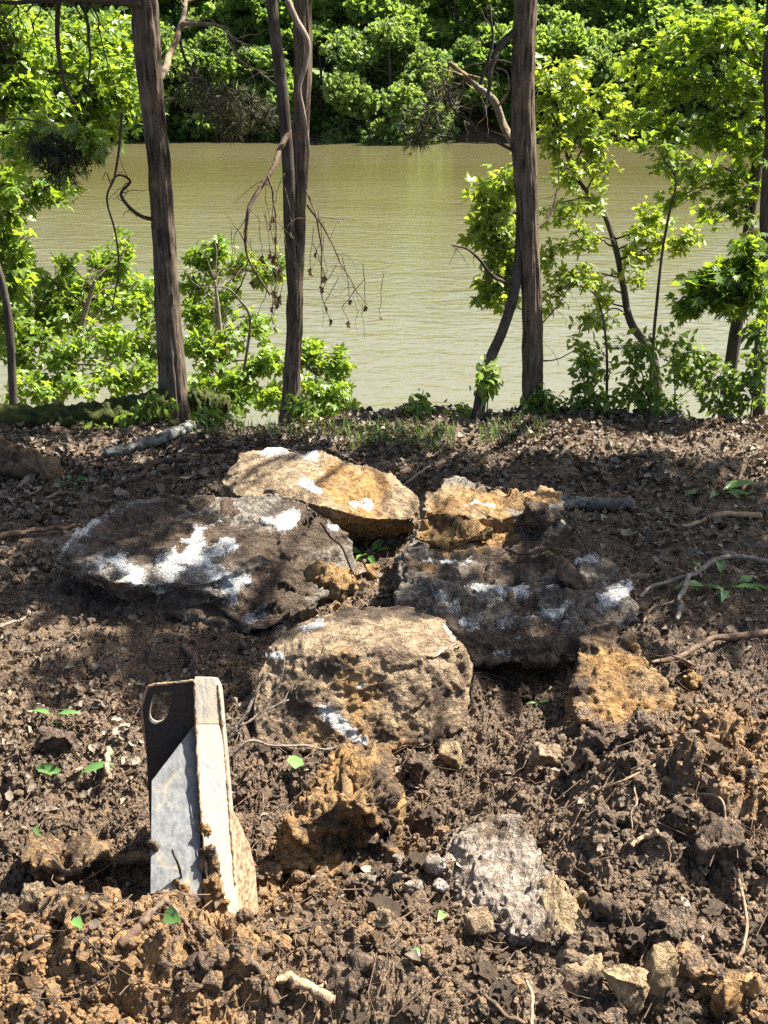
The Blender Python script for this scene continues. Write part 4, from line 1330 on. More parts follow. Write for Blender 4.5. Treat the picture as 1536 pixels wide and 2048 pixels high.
def log(label, path, w0, w1, mat, seed, lift, bump=0.12, Y=None, name='log', sides=28):
    if Y is None:
        S = ground_path(path, lift, 60)
    else:
        S = spline(np.array([P(px, py, yy) for (px, py), yy in zip(path, Y)]), 60)
    k = np.linalg.norm(S.mean(0) - CAM) / FPX / 2
    R = np.linspace(w0 * k, w1 * k, len(S))
    V, F = tube(S, R, sides)
    core = np.vstack([np.repeat(S, sides, 0), S[:1], S[-1:]])
    d = unit(V - core)
    V = V + d * (max(w0, w1) * k * bump * (fbm(V * 14, 4, seed) + 0.6 * fbm(V * 60, 2, seed + 4)))[:, None]
    base = S[len(S) // 2].copy()
    o = link(name, mesh_np(name, V - base, F), MATS[mat])
    o.location = base
    return tag(o, label, 'log')


log('pale lichen-covered log section right of the white-patched boulder', [(1120, 1006), (1190, 1008), (1268, 1011)], 30, 26, 'lichen_bark', 31, 0.03, 0.3)
log('grey lichen-covered log tilted up towards the leftmost trunk', [(210, 908), (300, 884), (384, 853)], 18, 26, 'lichen_bark', 32, 0.05, 0.25)
log('long mossy fallen log below the leaves on the left', [(-60, 850), (130, 838), (250, 822), (335, 806)], 62, 50, 'moss', 33, 0, 0.5, Y=[7.7, 7.75, 7.85, 7.95])
log('moss-covered broken log end right of the leftmost trunk', [(372, 812), (415, 808), (458, 812)], 54, 46, 'moss', 34, 0, 0.5, Y=[8.4, 8.4, 8.4])
log('rotten dark log with orange crumbling wood at the frame edge', [(-40, 905), (40, 930), (110, 952)], 64, 34, 'rotten_wood', 35, 0.05, 0.75)

# ------------------------------------------------------------------ leaves, cut plants, weeds and grass


def leaf_template(kind):
    if kind == 'oval':            # a folded, drooping pointed leaflet
        V = np.array([(0, 0, 0), (0.30, 0.26, 0.07), (0.33, 0, 0.0), (0.30, -0.26, 0.07), (0.68, 0.20, 0.03), (0.70, 0, -0.05), (0.68, -0.20, 0.03), (1.0, 0, -0.16)])
        F = [np.array([(0, 2, 1), (0, 3, 2), (4, 5, 7), (5, 6, 7)]), np.array([(1, 2, 5, 4), (2, 3, 6, 5)])]
    elif kind == 'maple':         # palmate with five lobes
        ang = [-150, -112, -80, -50, -30, -14, 0, 14, 30, 50, 80, 112, 150]
        rad = [0.30, 0.34, 0.62, 0.40, 0.90, 0.46, 1.05, 0.46, 0.90, 0.40, 0.62, 0.34, 0.30]
        V = [(0.18, 0, 0)] + [(0.22 + 0.62 * r * math.cos(math.radians(a)), 0.62 * r * math.sin(math.radians(a)), -0.10 * r * r + 0.05 * abs(math.sin(math.radians(a)))) for a, r in zip(ang, rad)] + [(0, 0, 0.02)]
        n = len(ang)
        F = [np.array([(0, i, i + 1) for i in range(1, n)] + [(0, n, n + 1), (0, n + 1, 1)])]
        V = np.array(V)
    elif kind == 'compound':      # three leaflets of a box elder
        a, fa = leaf_template('oval')
        Vs, Fs, o_ = [], {3: [], 4: []}, 0
        for ang, off, sc_ in ((0, (0.30, 0), 0.72), (62, (0.28, 0.03), 0.62), (-62, (0.28, -0.03), 0.62)):
            c_, s_ = math.cos(math.radians(ang)), math.sin(math.radians(ang))
            W = a * sc_
            Vs.append(np.stack([W[:, 0] * c_ - W[:, 1] * s_ + off[0], W[:, 0] * s_ + W[:, 1] * c_ + off[1], W[:, 2]], -1))
            for f in fa:
                Fs[f.shape[1]].append(f + o_)
            o_ += len(a)
        V = np.concatenate(Vs)
        F = [np.concatenate(Fs[3]), np.concatenate(Fs[4])]
    elif kind == 'card':          # a leafy tuft far away: two bent quads
        V = np.array([(-0.5, -0.45, 0), (0.5, -0.35, 0.12), (0.55, 0.4, 0.0), (-0.4, 0.5, -0.14), (-0.1, -0.5, 0.3), (0.3, 0.1, 0.45), (0.1, 0.5, -0.2), (-0.35, -0.1, -0.4)])
        F = [np.array([(0, 1, 2), (0, 2, 3), (4, 5, 6), (4, 6, 7)])]
    else:                          # cedar spray: a few thin blades
        V, F, o_ = [], [], 0
        r = np.random.default_rng(5)
        for k in range(7):
            d = unit(np.array([1.0, r.normal(0, 0.5), r.normal(0, 0.4)]))
            s = unit(np.cross(d, r.normal(size=3))) * 0.035
            b = d * r.uniform(0, 0.3)
            V += [b - s, b + s, d * r.uniform(0.6, 1.0)]
            F.append((o_, o_ + 1, o_ + 2))
            o_ += 3
        V, F = np.array(V), [np.array(F)]
    return np.asarray(V, dtype=float), F


TEMPL = {k: leaf_template(k) for k in ('oval', 'maple', 'compound', 'card', 'cedar')}


def leaves(pile, anchors, dirs, kind, size, seed, up=0.9, droop=-0.25, tint=None, face_noise=0.55):
    """one leaf at every anchor, roughly facing up, pointing along dirs"""
    n = len(anchors)
    if not n:
        return
    r = np.random.default_rng(seed)
    T, TF = TEMPL[kind]
    X = unit(dirs + r.normal(0, 0.55, (n, 3)) + np.array([0, 0, droop]))
    Z = unit(np.array([0, 0, up]) + r.normal(0, face_noise, (n, 3)))
    s = size * r.uniform(0.5, 1.4, n)
    V, F, k = scatter(T, TF, anchors, X, Z, s)
    t = np.clip(r.uniform(0.15, 0.85) + r.normal(0, 0.24, n) if tint is None else tint + r.normal(0, 0.18, n), 0, 1)
    pile.add(V, F, tint=np.repeat(t, k))


def cut_plant(label, px, py, n, size_px, mat, seed, cat='plant', lift=0.02, spread=1.0, names='leaf', base_lift=0.0):
    r = np.random.default_rng(seed)
    c = gp(px, py)
    k = np.linalg.norm(c - CAM) / FPX
    e = empty('leafy_plant', c, label, cat)
    T, TF = TEMPL['oval']
    st = Pile()
    for i in range(n):
        a = 2 * math.pi * i / n + r.uniform(-0.4, 0.4)
        d = np.array([math.cos(a), math.sin(a), r.uniform(0.0, 0.35)])
        p0 = c + np.array([0, 0, lift]) + d * size_px * k * r.uniform(0.1, 0.35) * spread
        s = size_px * k * r.uniform(0.75, 1.15)
        V, F, kk = scatter(T * np.array([1, 0.6, 1.2]), TF, p0[None], d[None], np.array([[r.normal(0, 0.3), r.normal(-0.3, 0.3), 1.0]]), np.array([s]))
        child(names, V, F, MATS[mat], e, {'tint': np.full(len(V), r.uniform(0.1, 0.9))})
        V, F = tube(np.array([c - [0, 0, 0.01], (c + p0) / 2 + [0, 0, 0.01], p0]), 0.0015, 4)
        st.add(V, F)
    V, F, _ = st.get()
    child('stem', V, F, MATS['leaf_weed'], e, {'tint': np.full(len(V), 0.4)})
    return e


cut_plant('cluster of broad dark green leaves on the ground near the reddish stick', 1438, 990, 11, 58, 'leaf_cut', 1, spread=1.6)
cut_plant('flattened green leaves on the ground below the long forked branch', 1440, 1182, 9, 62, 'leaf_cut', 2, spread=2.2)
cut_plant('small dark green sprig left of the flattened green leaves', 1398, 1180, 3, 36, 'leaf_cut', 3)
cut_plant('narrow-leaved green sprig in the gap below the tan rear boulder', 738, 1116, 5, 46, 'leaf_cut', 4)
cut_plant('bright green two-leaved sprout on the soil left of the steel bracket', 150, 1572, 2, 70, 'leaf_cut', 5, lift=0.04)
cut_plant('green leaves caught in the root-bound soil ball', 112, 1478, 2, 48, 'leaf_cut', 6, lift=0.10)
cut_plant('small green leaves in the litter behind the tan stick', 140, 972, 4, 32, 'leaf_cut', 7)
cut_plant('little green sprig on the shaded soil under the white-patched boulder', 1075, 1415, 4, 22, 'leaf_cut', 8)


def loose_leaf(label, px, py, size_px, mat, seed, lift=0.03, tint=0.6, kind='oval', wide=1.0):
    r = np.random.default_rng(seed)
    c = gp(px, py)
    c[2] += lift
    k = np.linalg.norm(c - CAM) / FPX
    T, TF = TEMPL[kind]
    a = r.uniform(0, 6.28)
    V, F, _ = scatter(T * np.array([1, wide, 1]), TF, np.zeros((1, 3)), np.array([[math.cos(a), math.sin(a), 0.2]]), np.array([[r.normal(0, 0.3), -0.6, 1.0]]), np.array([size_px * k]))
    o = link('loose_leaf', mesh_np('loose_leaf', V, F, {'tint': np.full(len(V), tint)}), MATS[mat])
    o.location = c
    return tag(o, label, 'leaf')


loose_leaf('oval green leaf hanging on the thin curved root', 612, 1505, 44, 'leaf_cut', 11, 0.06, 0.6, wide=1.3)
loose_leaf('round pale green leaf on the soil left of the hollow clay clod', 590, 1558, 44, 'leaf_cut', 12, 0.04, 1.0, wide=1.5)
loose_leaf('green leaf under the thick bent root', 332, 1856, 50, 'leaf_cut', 13, 0.05, 0.9, wide=1.3)
loose_leaf('pale green leaf on the brown and ochre clod', 72, 1712, 40, 'leaf_cut', 14, 0.10, 1.0)
loose_leaf('light green leaf scrap below the pale gravelly rock', 888, 1846, 34, 'leaf_cut', 15, 0.04, 1.0)
loose_leaf('small light green leaf scrap near the bottom edge', 846, 1928, 34, 'leaf_cut', 16, 0.04, 1.0)
loose_leaf('yellow-green leaf scrap beside the rotten log', 150, 1862, 40, 'leaf_cut', 17, 0.04, 1.0)
loose_leaf('bright yellow leaf at the foot of the mossy log', 185, 872, 34, 'leaf_sapling', 18, 0.06, 1.0, 'maple')
loose_leaf('orange dry leaf on the ground right of the white-patched boulder', 1382, 1212, 24, 'hanging_dead_leaf', 19, 0.03, 1.0)
loose_leaf('long green grass leaf leaning in the hollow of the clay clod', 745, 1700, 60, 'leaf_cut', 20, 0.05, 0.9, wide=0.25)

gr = Pile('tint')
for px0, px1, py0, py1, n in ((690, 910, 858, 905, 420), (480, 700, 850, 880, 160), (960, 1090, 850, 890, 120), (380, 480, 850, 880, 90)):
    for k in range(n):
        c = gp(random.uniform(px0, px1), random.uniform(py0, py1))
        a = random.uniform(0, 6.28)
        L = random.uniform(0.05, 0.13)
        d = np.array([math.cos(a), math.sin(a), 0])
        s = np.array([-d[1], d[0], 0]) * 0.003
        b = random.uniform(0.2, 0.7)
        p1, p2 = c + np.array([0, 0, 0.6 * L]) + d * L * 0.25 * b, c + np.array([0, 0, 0.85 * L]) + d * L * 0.8 * b
        gr.add(np.array([c - s, c + s, p1 + s * 0.8, p1 - s * 0.8, p2]), [np.array([(0, 1, 2, 3)]), np.array([(3, 2, 4)])], tint=random.random())
V, F, A = gr.get()
o = link('grass', mesh_np('grass', V, F, A), MATS['grass_blade'])
tag(o, 'thin tufts of green grass on the crest of the bank', 'grass', kind='stuff')

# ------------------------------------------------------------------ trees


def trunk_mesh(pts, radii, seed, sides=44, dense=260, shred=0.24):
    """a bark-ridged tapering trunk through world points"""
    n = dense
    S = spline(np.hstack([np.asarray(pts, float), np.asarray(radii, float)[:, None]]), n)
    C, R = S[:, :3], S[:, 3]
    V, F = tube(C, R, sides)
    core = np.vstack([np.repeat(C, sides, 0), C[:1], C[-1:]])
    rad = np.concatenate([np.repeat(R, sides), R[:1], R[-1:]])
    d = V - core
    u = unit(d)
    a = np.arctan2(u[:, 1], u[:, 0])
    h = V[:, 2]
    qq = np.stack([np.cos(a) * 3.4, np.sin(a) * 3.4, h * 1.5 + seed], -1)
    ridge = 0.6 - np.abs(fbm(qq, 4, seed, 0.65)) * 2.4
    q2 = np.stack([np.cos(a) * 8, np.sin(a) * 8, h * 4.0 + seed], -1)
    lump = vnoise(np.stack([np.cos(a), np.sin(a), h * 1.2 + seed], -1), seed + 4)
    V = V + u * (rad * (shred * ridge * 0.7 + shred * 0.5 * vnoise(q2, seed + 2) + 0.10 * lump))[:, None]
    return V, F


def limb_tube(pile, pts, r0, r1, seed, n=None, wob=0.25, sides=6):
    S = spline(np.asarray(pts, float), n or 7 * len(pts))
    t = np.linspace(0, 1, len(S))
    if sides <= 3:
        V, F = tube(S, r0 + (r1 - r0) * t, sides, False)
        pile.add(V, F)
        return S
    L = np.linalg.norm(S[-1] - S[0])
    nz = np.stack([vnoise(np.stack([t * 6, 0 * t + seed, 0 * t + k * 3.3], -1), seed + k) for k in range(3)], -1)
    S = S + wob * 0.06 * L * nz * (t * (1 - t) * 4)[:, None]
    V, F = tube(S, r0 + (r1 - r0) * t, sides)
    pile.add(V, F)
    return S


class Plant:
    """a tree or shrub: Empty at its base, trunk and branch parts, one crown"""

    def __init__(self, name, base, label, cat, group=None):
        self.e = empty(name, base, label, cat, group)
        self.base = np.array(base, dtype=float)
        self.crown = Pile('tint')
        self.twigs = Pile()
        self.path = None
        self.k = 0

    def trunk(self, pts, radii, mat, seed, sides=56, dense=260, shred=0.26, name='trunk'):
        V, F = trunk_mesh(pts, radii, seed, sides, dense, shred)
        child(name, V, F, MATS[mat], self.e)
        self.path = spline(np.asarray(pts, float), 80) if self.path is None else np.vstack([self.path, spline(np.asarray(pts, float), 60)])
        return self

    def limb(self, pts, r0, r1, mat, seed, name='branch', wob=0.25, twig=0, twig_len=0.3, hang=0.0):
        p = Pile()
        S = limb_tube(p, pts, r0, r1, seed, wob=wob, sides=7)
        V, F, _ = p.get()
        br = child(name, V, F, MATS[mat], self.e)
        r = np.random.default_rng(seed)
        p = Pile()
        for k in range(twig):
            i = r.integers(len(S) // 4, len(S))
            d = unit(r.normal(size=3) + np.array([0, 0, -hang])) * twig_len * r.uniform(0.4, 1.2)
            m1 = S[i] + d * 0.5 + r.normal(0, 0.06 * twig_len, 3)
            limb_tube(p, [S[i], m1, S[i] + d + np.array([0, 0, -hang * 0.15 * twig_len])], max(r1 * 0.6, 0.002), 0.001, seed + k, wob=0.8, sides=4)
        if twig:
            V, F, _ = p.get()
            o = link('twigs', mesh_np('twigs', V - np.array(self.e.location), F), MATS[mat], br)
            o['kind'] = 'stuff'
        return S

    def blob(self, c, rad, twigs, per, kind, size, seed, tint=None, r0=0.008, reach=True, droop=-0.25, face_noise=0.55):
        """a branch to c that breaks into twigs inside an ellipsoid and carries leaves"""
        r = np.random.default_rng(seed)
        c = np.asarray(c, float)
        rad = np.asarray(rad, float) if not np.isscalar(rad) else np.array([rad, rad, rad * 0.75])
        if reach and self.path is not None:
            d = np.linalg.norm((self.path - (c - np.array([0, 0, 0.35 * np.linalg.norm(rad)]))) * np.array([1, 1, 1.3]), axis=1)
            s = self.path[np.argmin(d)]
            mid = (s + c) / 2 + r.normal(0, 0.05, 3) + np.array([0, 0, 0.06])
            B = limb_tube(self.twigs, [s, mid, c], r0, r0 * 0.45, seed, 14, 0.5, 5)
        else:
            B = np.repeat(c[None], 14, 0)
        A_, D_ = [], []
        for k in range(twigs):
            v = unit(r.normal(size=3)) * r.random() ** 0.4 * rad
            st = B[r.integers(8, 14)]
            en = c + v
            md = (st + en) / 2 + r.normal(0, 0.04, 3)
            T_ = limb_tube(self.twigs, [st, md, en], r0 * 0.35, 0.0012, seed + k, 7, 0.4, 3)
            dd = unit(en - st)
            i = r.random(per) ** 0.6 * 6
            i0 = np.clip(i.astype(int), 0, 5)
            pos = T_[i0] + (T_[i0 + 1] - T_[i0]) * (i - i0)[:, None] + r.normal(0, size * 0.35, (per, 3))
            A_.append(pos)
            D_.append(np.repeat(dd[None], per, 0) * 0.7)
        leaves(self.crown, np.concatenate(A_), np.concatenate(D_), kind, size, seed, tint=tint, droop=droop, face_noise=face_noise)

    def done(self, leaf_mat=None, twig_mat='dark_twig'):
        if self.twigs.n:
            V, F, _ = self.twigs.get()
            child('branches', V, F, MATS[twig_mat], self.e, kind='stuff')
        if self.crown.n:
            V, F, A = self.crown.get()
            child('crown', V, F, MATS[leaf_mat], self.e, A, kind='stuff')


def tree_base(px, py, Y):
    p = P(px, py, Y)
    return np.array([p[0], p[1], min(p[2], height(p[0], p[1])[0]) - 0.03])


def up_through(pxs, Y, lean=0.0):
    return [P(px, py, Y + lean * (850 - py) / 850.0) for px, py in pxs]


# --- the three cedars on the crest, with crowns above the picture
def cedar(label, base_px, Y, path, widths, seed, tops, mat='cedar_bark'):
    pts = up_through(path, Y)
    k = 0.84 * Y / CP / FPX / 2
    base = pts[0].copy()
    base[2] = height(base[0], base[1])[0] - 0.08
    t = Plant('cedar_tree', base, label, 'tree')
    top = np.array(pts[-1])
    v = unit(np.array(pts[-1]) - np.array(pts[-2]))
    ext = [top + np.array([v[0] * 0.3 * s, v[1] * 0.3 * s, s]) for s in (1.5, 3.2, 5.2)]
    radii = [widths[0] * k * 1.45] + [widths[1] * k * 1.02] + [w_ * k for w_ in widths[2:]]
    t.trunk([base] + [p for p in pts[1:]] + ext, radii + [radii[-1] * 0.85, radii[-1] * 0.6, 0.02], mat, seed, dense=420)
    r = np.random.default_rng(seed)
    for j in range(5):                                  # root flare
        a = 6.28 * j / 5 + r.uniform(-0.4, 0.4)
        L = r.uniform(0.16, 0.34)
        ex, ey = base[0] + math.cos(a) * L, base[1] + math.sin(a) * L
        mx_, my_ = base[0] + math.cos(a) * L * 0.45, base[1] + math.sin(a) * L * 0.45
        t.limb([base + np.array([math.cos(a) * 0.03, math.sin(a) * 0.03, 0.24]), np.array([mx_, my_, height(mx_, my_)[0] + 0.045]), np.array([ex, ey, height(ex, ey)[0] - 0.02])], 0.04, 0.012, mat, seed * 10 + j, name='root', wob=0.1)
    for j in range(tops):
        z = r.uniform(0.9, 5.2)
        a = r.uniform(0, 6.28)
        L = r.uniform(0.5, 1.35) * (1.2 - z / 7.5)
        s = top + np.array([0, 0, z])
        t.blob(s + np.array([math.cos(a) * L, math.sin(a) * L, 0.15]), (0.5, 0.5, 0.3), 16, 16, 'cedar', 0.16, seed * 100 + j, r0=0.018)
    return t


t1 = cedar('thick leftmost cedar trunk with shredding bark on the bank crest', None, 8.0, [(347, 850), (346, 790), (341, 700), (330, 500), (318, 330), (302, 170), (288, 0)], [64, 58, 55, 49, 46, 48, 54], 1, 26)
t1.limb([P(278, 8, 7.9), P(200, 2, 7.7), P(110, 0, 7.5), P(40, 6, 7.4), P(-40, 2, 7.3)], 0.022, 0.010, 'dark_twig', 101, twig=16, twig_len=0.5, hang=0.9)
t1.limb([P(116, 2, 7.6), P(114, 70, 7.6), P(120, 140, 7.6), P(140, 195, 7.6), P(152, 210, 7.6)], 0.017, 0.006, 'dark_twig', 102, twig=12, twig_len=0.22, hang=0.4)
t1.limb([P(160, 5, 7.7), P(176, 50, 7.7), P(178, 120, 7.7), P(174, 190, 7.7)], 0.012, 0.004, 'dark_twig', 103, twig=8, twig_len=0.2, hang=0.3)
t1.limb([P(318, 160, 8.0), P(340, 110, 8.2), P(362, 55, 8.4), P(372, 0, 8.6)], 0.028, 0.014, 'lichen_limb', 104, twig=4, twig_len=0.3)
t1.limb([P(362, 48, 8.4), P(405, 48, 8.4), P(440, 52, 8.4), P(470, 80, 8.4), P(495, 90, 8.4)], 0.014, 0.005, 'grey_twig', 105, twig=16, twig_len=0.28, hang=0.5)
t1.limb([P(356, 70, 8.4), P(372, 120, 8.4), P(400, 160, 8.4), P(425, 172, 8.4)], 0.012, 0.004, 'dark_twig', 106, twig=12, twig_len=0.25, hang=0.4)
t1.limb([P(455, 70, 8.4), P(470, 105, 8.4), P(492, 130, 8.4), P(530, 145, 8.4)], 0.008, 0.003, 'grey_twig', 107, twig=16, twig_len=0.22, hang=0.7)
t1.limb([P(312, 440, 8.0), P(280, 432, 7.9), P(255, 410, 7.85), P(243, 385, 7.8), P(262, 365, 7.8), P(240, 350, 7.75), P(222, 362, 7.75)], 0.014, 0.005, 'dark_twig', 108, twig=10, twig_len=0.18)
for j, (px, py, rr) in enumerate(((455, 190, 0.22), (415, 215, 0.20), (500, 215, 0.20), (470, 240, 0.18), (540, 235, 0.13), (400, 180, 0.16))):
    t1.blob(P(px, py, 8.45), (rr, 0.2, rr * 0.6), 9, 6, 'cedar', 0.11, 1500 + j, reach=False)
for j, (px, py, rr) in enumerate(((130, 300, 0.16), (90, 290, 0.13), (165, 310, 0.12), (110, 330, 0.12)  )):
    t1.blob(P(px, py, 7.7), (rr, 0.2, rr * 0.7), 13, 10, 'cedar', 0.09, 1520 + j, reach=False, tint=0.15)
t1.done('leaf_cedar', 'dark_twig')

t2 = cedar('double-stemmed cedar trunk between the two other tall trunks', None, 8.1, [(581, 845), (583, 780), (589, 650), (594, 500), (597, 350), (604, 180), (604, 0)], [44, 36, 34, 33, 33, 34, 34], 2, 22)
t2.trunk([P(590, 640, 8.02), P(584, 560, 7.97), P(578, 450, 7.93), P(576, 340, 7.91), P(566, 200, 7.9), P(553, 90, 7.9), P(543, 0, 7.9), P(530, -200, 7.9)], [0.025, 0.036, 0.037, 0.038, 0.038, 0.036, 0.034, 0.03], 'dark_bark', 22, 28, 180, 0.14, 'second_stem')
t2.limb([P(574, 0, 7.82), P(592, 40, 7.82), P(614, 82, 7.83), P(610, 130, 7.84), P(598, 175, 7.84), P(608, 230, 7.86), P(616, 300, 7.9), P(612, 380, 7.95)], 0.022, 0.008, 'pale_bark', 111, name='vine_stem', wob=0.05)
t2.limb([P(578, 262, 7.9), P(560, 300, 7.8), P(548, 332, 7.7), P(522, 375, 7.6), P(498, 420, 7.5), P(492, 470, 7.5), P(498, 520, 7.5), P(540, 590, 7.5)], 0.020, 0.006, 'brown_stick', 112, wob=0.1, twig=10, twig_len=0.25, hang=1.0)
t2.limb([P(536, 352, 7.62), P(548, 400, 7.6), P(552, 460, 7.6), P(550, 520, 7.6)], 0.008, 0.003, 'brown_stick', 113, twig=6, twig_len=0.18, hang=1.0)
t2.limb([P(612, 380, 7.9), P(630, 430, 7.7), P(642, 500, 7.7), P(642, 580, 7.7)], 0.007, 0.003, 'brown_stick', 114, twig=8, twig_len=0.3, hang=0.8)
t2.limb([P(614, 410, 7.9), P(660, 480, 7.7), P(700, 560, 7.7), P(735, 610, 7.7)], 0.006, 0.002, 'brown_stick', 115, twig=10, twig_len=0.25, hang=1.0)
t2.limb([P(488, 740, 8.8), P(500, 640, 8.6), P(478, 600, 8.5), P(455, 575, 8.4), P(400, 575, 8.4)], 0.012, 0.004, 'grey_twig', 116, twig=8, twig_len=0.2)
t2.limb([P(470, 590, 8.5), P(486, 560, 8.4), P(496, 520, 8.3)], 0.007, 0.003, 'dark_twig', 117, twig=4, twig_len=0.2)
t2.done('leaf_cedar', 'dark_twig')
hv = empty('hanging_vine', P(560, 300, 7.6), 'dead vine with brown curled leaves dangling beside the double-stemmed cedar', 'vine')
T, TF = dead_leaf_template(801)
vs = Pile()
rr = np.random.default_rng(5)
dl = [(545, 440), (540, 455), (552, 480), (548, 520), (556, 540), (560, 560), (548, 590), (560, 600), (540, 515), (526, 520), (632, 510), (622, 545), (648, 560), (642, 580), (652, 620), (700, 605), (698, 650), (730, 618), (760, 636), (476, 520), (470, 545), (505, 570), (590, 530), (583, 470), (552, 610), (545, 620), (660, 645), (432, 680), (456, 700), (430, 660), (545, 645), (552, 660)]
for j, (px, py) in enumerate(dl):
    p = P(px, py, 7.55 + rr.uniform(-0.1, 0.1))
    X = np.array([[rr.normal(0, 0.25), rr.normal(0, 0.25), -1.0]])
    V, F, _ = scatter(T, [TF], p[None], X, rr.normal(size=(1, 3)), np.array([rr.uniform(0.035, 0.065)]))
    lo = child('leaf', V, F, MATS['hanging_dead_leaf'], hv, {'tint': np.full(len(V), rr.random())})
    vs = Pile()
    limb_tube(vs, [p + np.array([0, 0, 0.02]), p + np.array([rr.normal(0, 0.02), 0, 0.12]), p + np.array([rr.normal(0, 0.05), 0.02, 0.28])], 0.0018, 0.0022, j, wob=0.6, sides=4)
    V, F, _ = vs.get()
    link('stalk', mesh_np('stalk', V - np.array(hv.location), F), MATS['brown_stick'], lo)

hv = empty('hanging_vine', P(238, 280, 7.6), 'long bare vine hanging left of the leftmost cedar trunk', 'vine')
vs = Pile()
limb_tube(vs, [P(244, 225, 7.6), P(238, 290, 7.6), P(228, 350, 7.6), P(216, 400, 7.6), P(232, 470, 7.6), P(236, 540, 7.6), P(224, 620, 7.6)], 0.009, 0.004, 3, wob=0.1)
V, F, _ = vs.get()
child('stem', V, F, MATS['dark_twig'], hv)
vs = Pile()
limb_tube(vs, [P(222, 370, 7.6), P(212, 345, 7.6), P(205, 360, 7.6)], 0.004, 0.002, 4)
V, F, _ = vs.get()
child('side_shoot', V, F, MATS['dark_twig'], hv)

t3 = cedar('tall dark cedar trunk with peeling strips right of the river view', None, 8.0, [(1066, 842), (1065, 790), (1064, 650), (1058, 480), (1048, 300), (1046, 150), (1051, 0)], [46, 42, 42, 40, 44, 42, 40], 3, 24)
t3.limb([P(1034, 300, 8.05), P(1008, 250, 8.2), P(992, 205, 8.2), P(950, 172, 8.25), P(920, 142, 8.3), P(898, 125, 8.3)], 0.030, 0.014, 'lichen_limb', 121, twig=8, twig_len=0.25)
t3.limb([P(1034, 60, 8.0), P(1000, 95, 7.9), P(984, 140, 7.85), P(974, 190, 7.85), P(968, 225, 7.8)], 0.026, 0.006, 'dark_bark', 122, twig=6, twig_len=0.2)
t3.limb([P(1028, 302, 8.0), P(970, 270, 7.9), P(935, 240, 7.85), P(905, 215, 7.8), P(896, 170, 7.8)], 0.011, 0.004, 'dark_twig', 123, twig=14, twig_len=0.25)
t3.limb([P(1032, 570, 8.0), P(990, 555, 7.8), P(960, 520, 7.7), P(935, 498, 7.6), P(902, 490, 7.6)], 0.016, 0.004, 'dark_twig', 124, twig=6, twig_len=0.16, wob=0.1)
t3.limb([P(960, 170, 8.2), P(975, 120, 8.2), P(985, 70, 8.2), P(980, 10, 8.2)], 0.012, 0.006, 'dark_bark', 125, twig=10, twig_len=0.25)
t3.limb([P(1004, 205, 8.1), P(1018, 180, 8.0), P(1014, 145, 8.0), P(992, 135, 8.0)], 0.010, 0.004, 'grey_twig', 126, wob=0.1)
t3.limb([P(1072, 460, 8.0), P(1100, 430, 8.1), P(1115, 380, 8.2), P(1118, 330, 8.3)], 0.010, 0.004, 'dark_twig', 127, twig=6, twig_len=0.2)
t3.limb([P(1072, 660, 8.0), P(1100, 630, 7.9), P(1130, 590, 7.9), P(1140, 560, 7.9)], 0.006, 0.003, 'grey_twig', 128, twig=6, twig_len=0.2)
t3.limb([P(1075, 720, 8.0), P(1110, 720, 7.9), P(1150, 700, 7.9)], 0.006, 0.003, 'grey_twig', 129, twig=3, twig_len=0.15)
for j, (px, py, rr_) in enumerate(((870, 215, 0.20), (850, 245, 0.18), (890, 190, 0.15), (840, 275, 0.10))):
    t3.blob(P(px, py, 8.3), (rr_, 0.2, rr_ * 0.6), 8, 6, 'cedar', 0.10, 1540 + j, reach=False)
t3.done('leaf_cedar', 'dark_twig')

lb = tree_base(952, 855, 7.75)
tl = Plant('leaning_tree', lb, 'slender pale leaning trunk crossing the dark cedar on the right', 'tree')
tl.trunk([lb] + up_through([(965, 780), (980, 720), (1005, 660), (1026, 590), (1036, 520), (1040, 420), (1034, 330)], 7.8, 0.5) + [P(1030, 150, 8.4)], [0.046, 0.038, 0.035, 0.033, 0.034, 0.03, 0.027, 0.022, 0.016], 'dark_bark', 41, 28, 200, 0.10)
for j, (px, py, rr_) in enumerate(((985, 400, 0.17), (1000, 460, 0.15), (975, 440, 0.14), (1010, 360, 0.14), (1000, 560, 0.16), (985, 590, 0.11), (1010, 520, 0.13), (965, 470, 0.10))):
    tl.blob(P(px, py, 8.3), (rr_, 0.25, rr_ * 0.75), 13, 10, 'compound', 0.085, 1600 + j, r0=0.006)
tl.done('leaf_sapling', 'dark_twig')


# --- leafy trees and shrubs
def leafy(name, label, cat, base, path_px, Y, radii, bark, blobs, leaf_kind, leaf_size, leaf_mat, seed, tw_=12, per=9, r0=0.007, twig_mat='dark_twig', tint=None, droop=-0.25, group=None, face_noise=0.55):
    t = Plant(name, base, label, cat, group)
    pts = [base] + [P(px, py, Y if len(q_) == 0 else q_[0]) for px, py, *q_ in path_px]
    t.trunk(pts, radii, bark, seed, 18, 140, 0.12)
    for j, b in enumerate(blobs):
        px, py, yy, rr_ = b[:4]
        c = P(px, py, yy)
        t.blob(c, (rr_, rr_ * 0.9, rr_ * 0.75), max(4, int(tw_ * (rr_ / 0.3) ** 1.6)), per, leaf_kind, leaf_size, seed * 1000 + j, tint=tint, r0=r0, droop=droop, face_noise=face_noise)
    t.done(leaf_mat, twig_mat)
    return t


